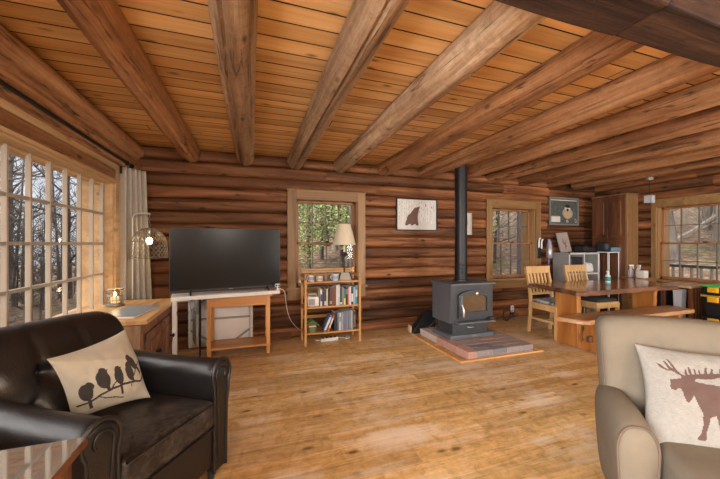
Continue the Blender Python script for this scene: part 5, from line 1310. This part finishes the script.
# deck railing beyond the right window, post beyond the far window
t = T('deck_railing', 'dark deck rail with pale balusters outside the right window', 'railing', (7.9, 2.9, 0))
mb = MB(); mb.box(-.04, .04, -2.2, 1.2, .82, .87); mb.build('handrail', plain('rail_dark', (.05, .055, .06), .6), t)
for i in range(24): mb = MB(); y_ = -2.1 + .14 * i; mb.box(-.018, .018, y_ - .018, y_ + .018, .0, .82); mb.build('baluster', M_munt, t)
mb = MB(); mb.box(-1.2, .2, -2.3, 1.3, -.1, 0.0); mb.build('deck_board', M_gray, t)
t = T('porch_post', 'dark square porch post outside the window behind the chairs', 'post', (5.42, 5.35, -.6))
mb = MB(); mb.box(-.06, .06, -.06, .06, 0, 3.4); mb.build('shaft', plain('post_dark', (.05, .04, .06), .6), t, bevel=.005)
mb = MB(); mb.box(-.09, .09, -.09, .09, 0, .15); mb.build('plinth', plain('post_dark', (.05, .04, .06)), t)

# ------------------------------------------------------------------ light
wd = bpy.data.worlds.new('sky'); S.world = wd; wd.use_nodes = True; wt = wd.node_tree; wt.nodes.clear()
tc = N(wt, 'ShaderNodeTexCoord'); sx_ = N(wt, 'ShaderNodeSeparateXYZ'); wt.links.new(tc.outputs['Generated'], sx_.inputs[0])
rw = ramp(wt, [(.0, (.58, .61, .68)), (.28, (.50, .60, .82)), (.55, (1.6, 1.7, 1.9)), (1., (3.0, 3.1, 3.3))]); wt.links.new(sx_.outputs[2], rw.inputs[0])
cn = noise_(wt, tc.outputs['Generated'], 3.5, 5, .6); cr = ramp(wt, [(.42, (0, 0, 0)), (.62, (1, 1, 1))]); wt.links.new(cn, cr.inputs[0])
sky = mix(wt, math_(wt, 'MULTIPLY', cr.outputs[0], .8), rw.outputs[0], (.88, .89, .92))
bg = N(wt, 'ShaderNodeBackground'); wt.links.new(sky, bg.inputs[0]); bg.inputs[1].default_value = 1.0
wo = N(wt, 'ShaderNodeOutputWorld'); wt.links.new(bg.outputs[0], wo.inputs[0])
def area(name, loc, rot, sx, sy, power, col):
    l = bpy.data.lights.new(name, 'AREA'); l.shape = 'RECTANGLE'; l.size = sx; l.size_y = sy; l.energy = power; l.color = col
    o = bpy.data.objects.new(name, l); COL.objects.link(o); o.location = loc; o.rotation_euler = rot; return o
# fill lights added outside the added windows behind the camera
area('added_fill_rear_far', (4.6, YF - .32, 1.3), (-pi / 2, 0, pi), 2.5, 1.2, 250, (1., .95, .88))
area('added_fill_left', (XL - .32, -.95, 1.3), (0, -pi / 2, 0), 1.2, 2.2, 480, (.97, .97, 1.))
area('added_fill_right', (XR + .32, -.35, 1.3), (0, pi / 2, 0), 1.2, 2.4, 35, (1., .95, .88))
su = bpy.data.lights.new('sun', 'SUN'); su.energy = 9; su.angle = math.radians(55); su.color = (1, .96, .9)
so = bpy.data.objects.new('sun', su); COL.objects.link(so); so.rotation_euler = Vector((.72, .22, -.60)).to_track_quat('-Z', 'Y').to_euler()
# two unseen standing lamps added behind the camera to brighten the room
up = None
for x, y, lab in ((1.2, -1.7, 'added fill lamp, unseen in the rear of the room, towards the middle'), (-.7, -1.5, 'added fill lamp, unseen in the rear left corner of the room')):
    t = T('added_fill_lamp', lab, 'lamp', (x, y, 0), 0, 'added fill lamps behind the viewer')
    mb = MB(); mb.lathe([(.15, 0), (.15, .02), (.02, .03)], n=20); mb.build('base', M_black, t, smooth=50)
    mb = MB(); mb.tube([(0, 0, .03), (0, 0, 1.62)], .013, 10); mb.build('pole', M_black, t, smooth=60)
    mb = MB(); mb.lathe([(.02, 1.6), (.10, 1.63), (.18, 1.70), (.175, 1.70), (.09, 1.64), (0, 1.62)], n=24); mb.build('bowl', M_galv, t, smooth=60)
    l = bpy.data.lights.new('added_fill_light', 'POINT'); l.energy = 130; l.color = (1, .93, .82); l.shadow_soft_size = .08
    o = bpy.data.objects.new('added_fill_light', l); COL.objects.link(o); o.location = (x, y, 1.80)
# bulbs
for nm, loc, p in (('bulb_light', (-1.05, 4.0, 1.29), 2.5), ('candle_light', (-1.225, 3.60, .86), .8)):
    l = bpy.data.lights.new(nm, 'POINT'); l.energy = p; l.color = (1, .68, .36); l.shadow_soft_size = .03
    o = bpy.data.objects.new(nm, l); COL.objects.link(o); o.location = loc

# ------------------------------------------------------------------ camera and view
cd = bpy.data.cameras.new('camera'); cam = bpy.data.objects.new('camera', cd); COL.objects.link(cam)
cd.sensor_width = 36; cd.lens = 16; cd.shift_y = 4.0 / 720; cd.clip_start = .05; cd.clip_end = 300
cam.location = (0, 0, 1.28); cam.rotation_euler = (pi / 2, 0, -atan2(108, 320)); S.camera = cam
S.view_settings.view_transform = 'Standard'; S.view_settings.look = 'None'; S.view_settings.exposure = 0.2; S.view_settings.gamma = 1.0
S.view_settings.use_curve_mapping = False
S.cycles.use_denoising = True; S.cycles.max_bounces = 10; S.cycles.diffuse_bounces = 6; S.cycles.transparent_max_bounces = 16
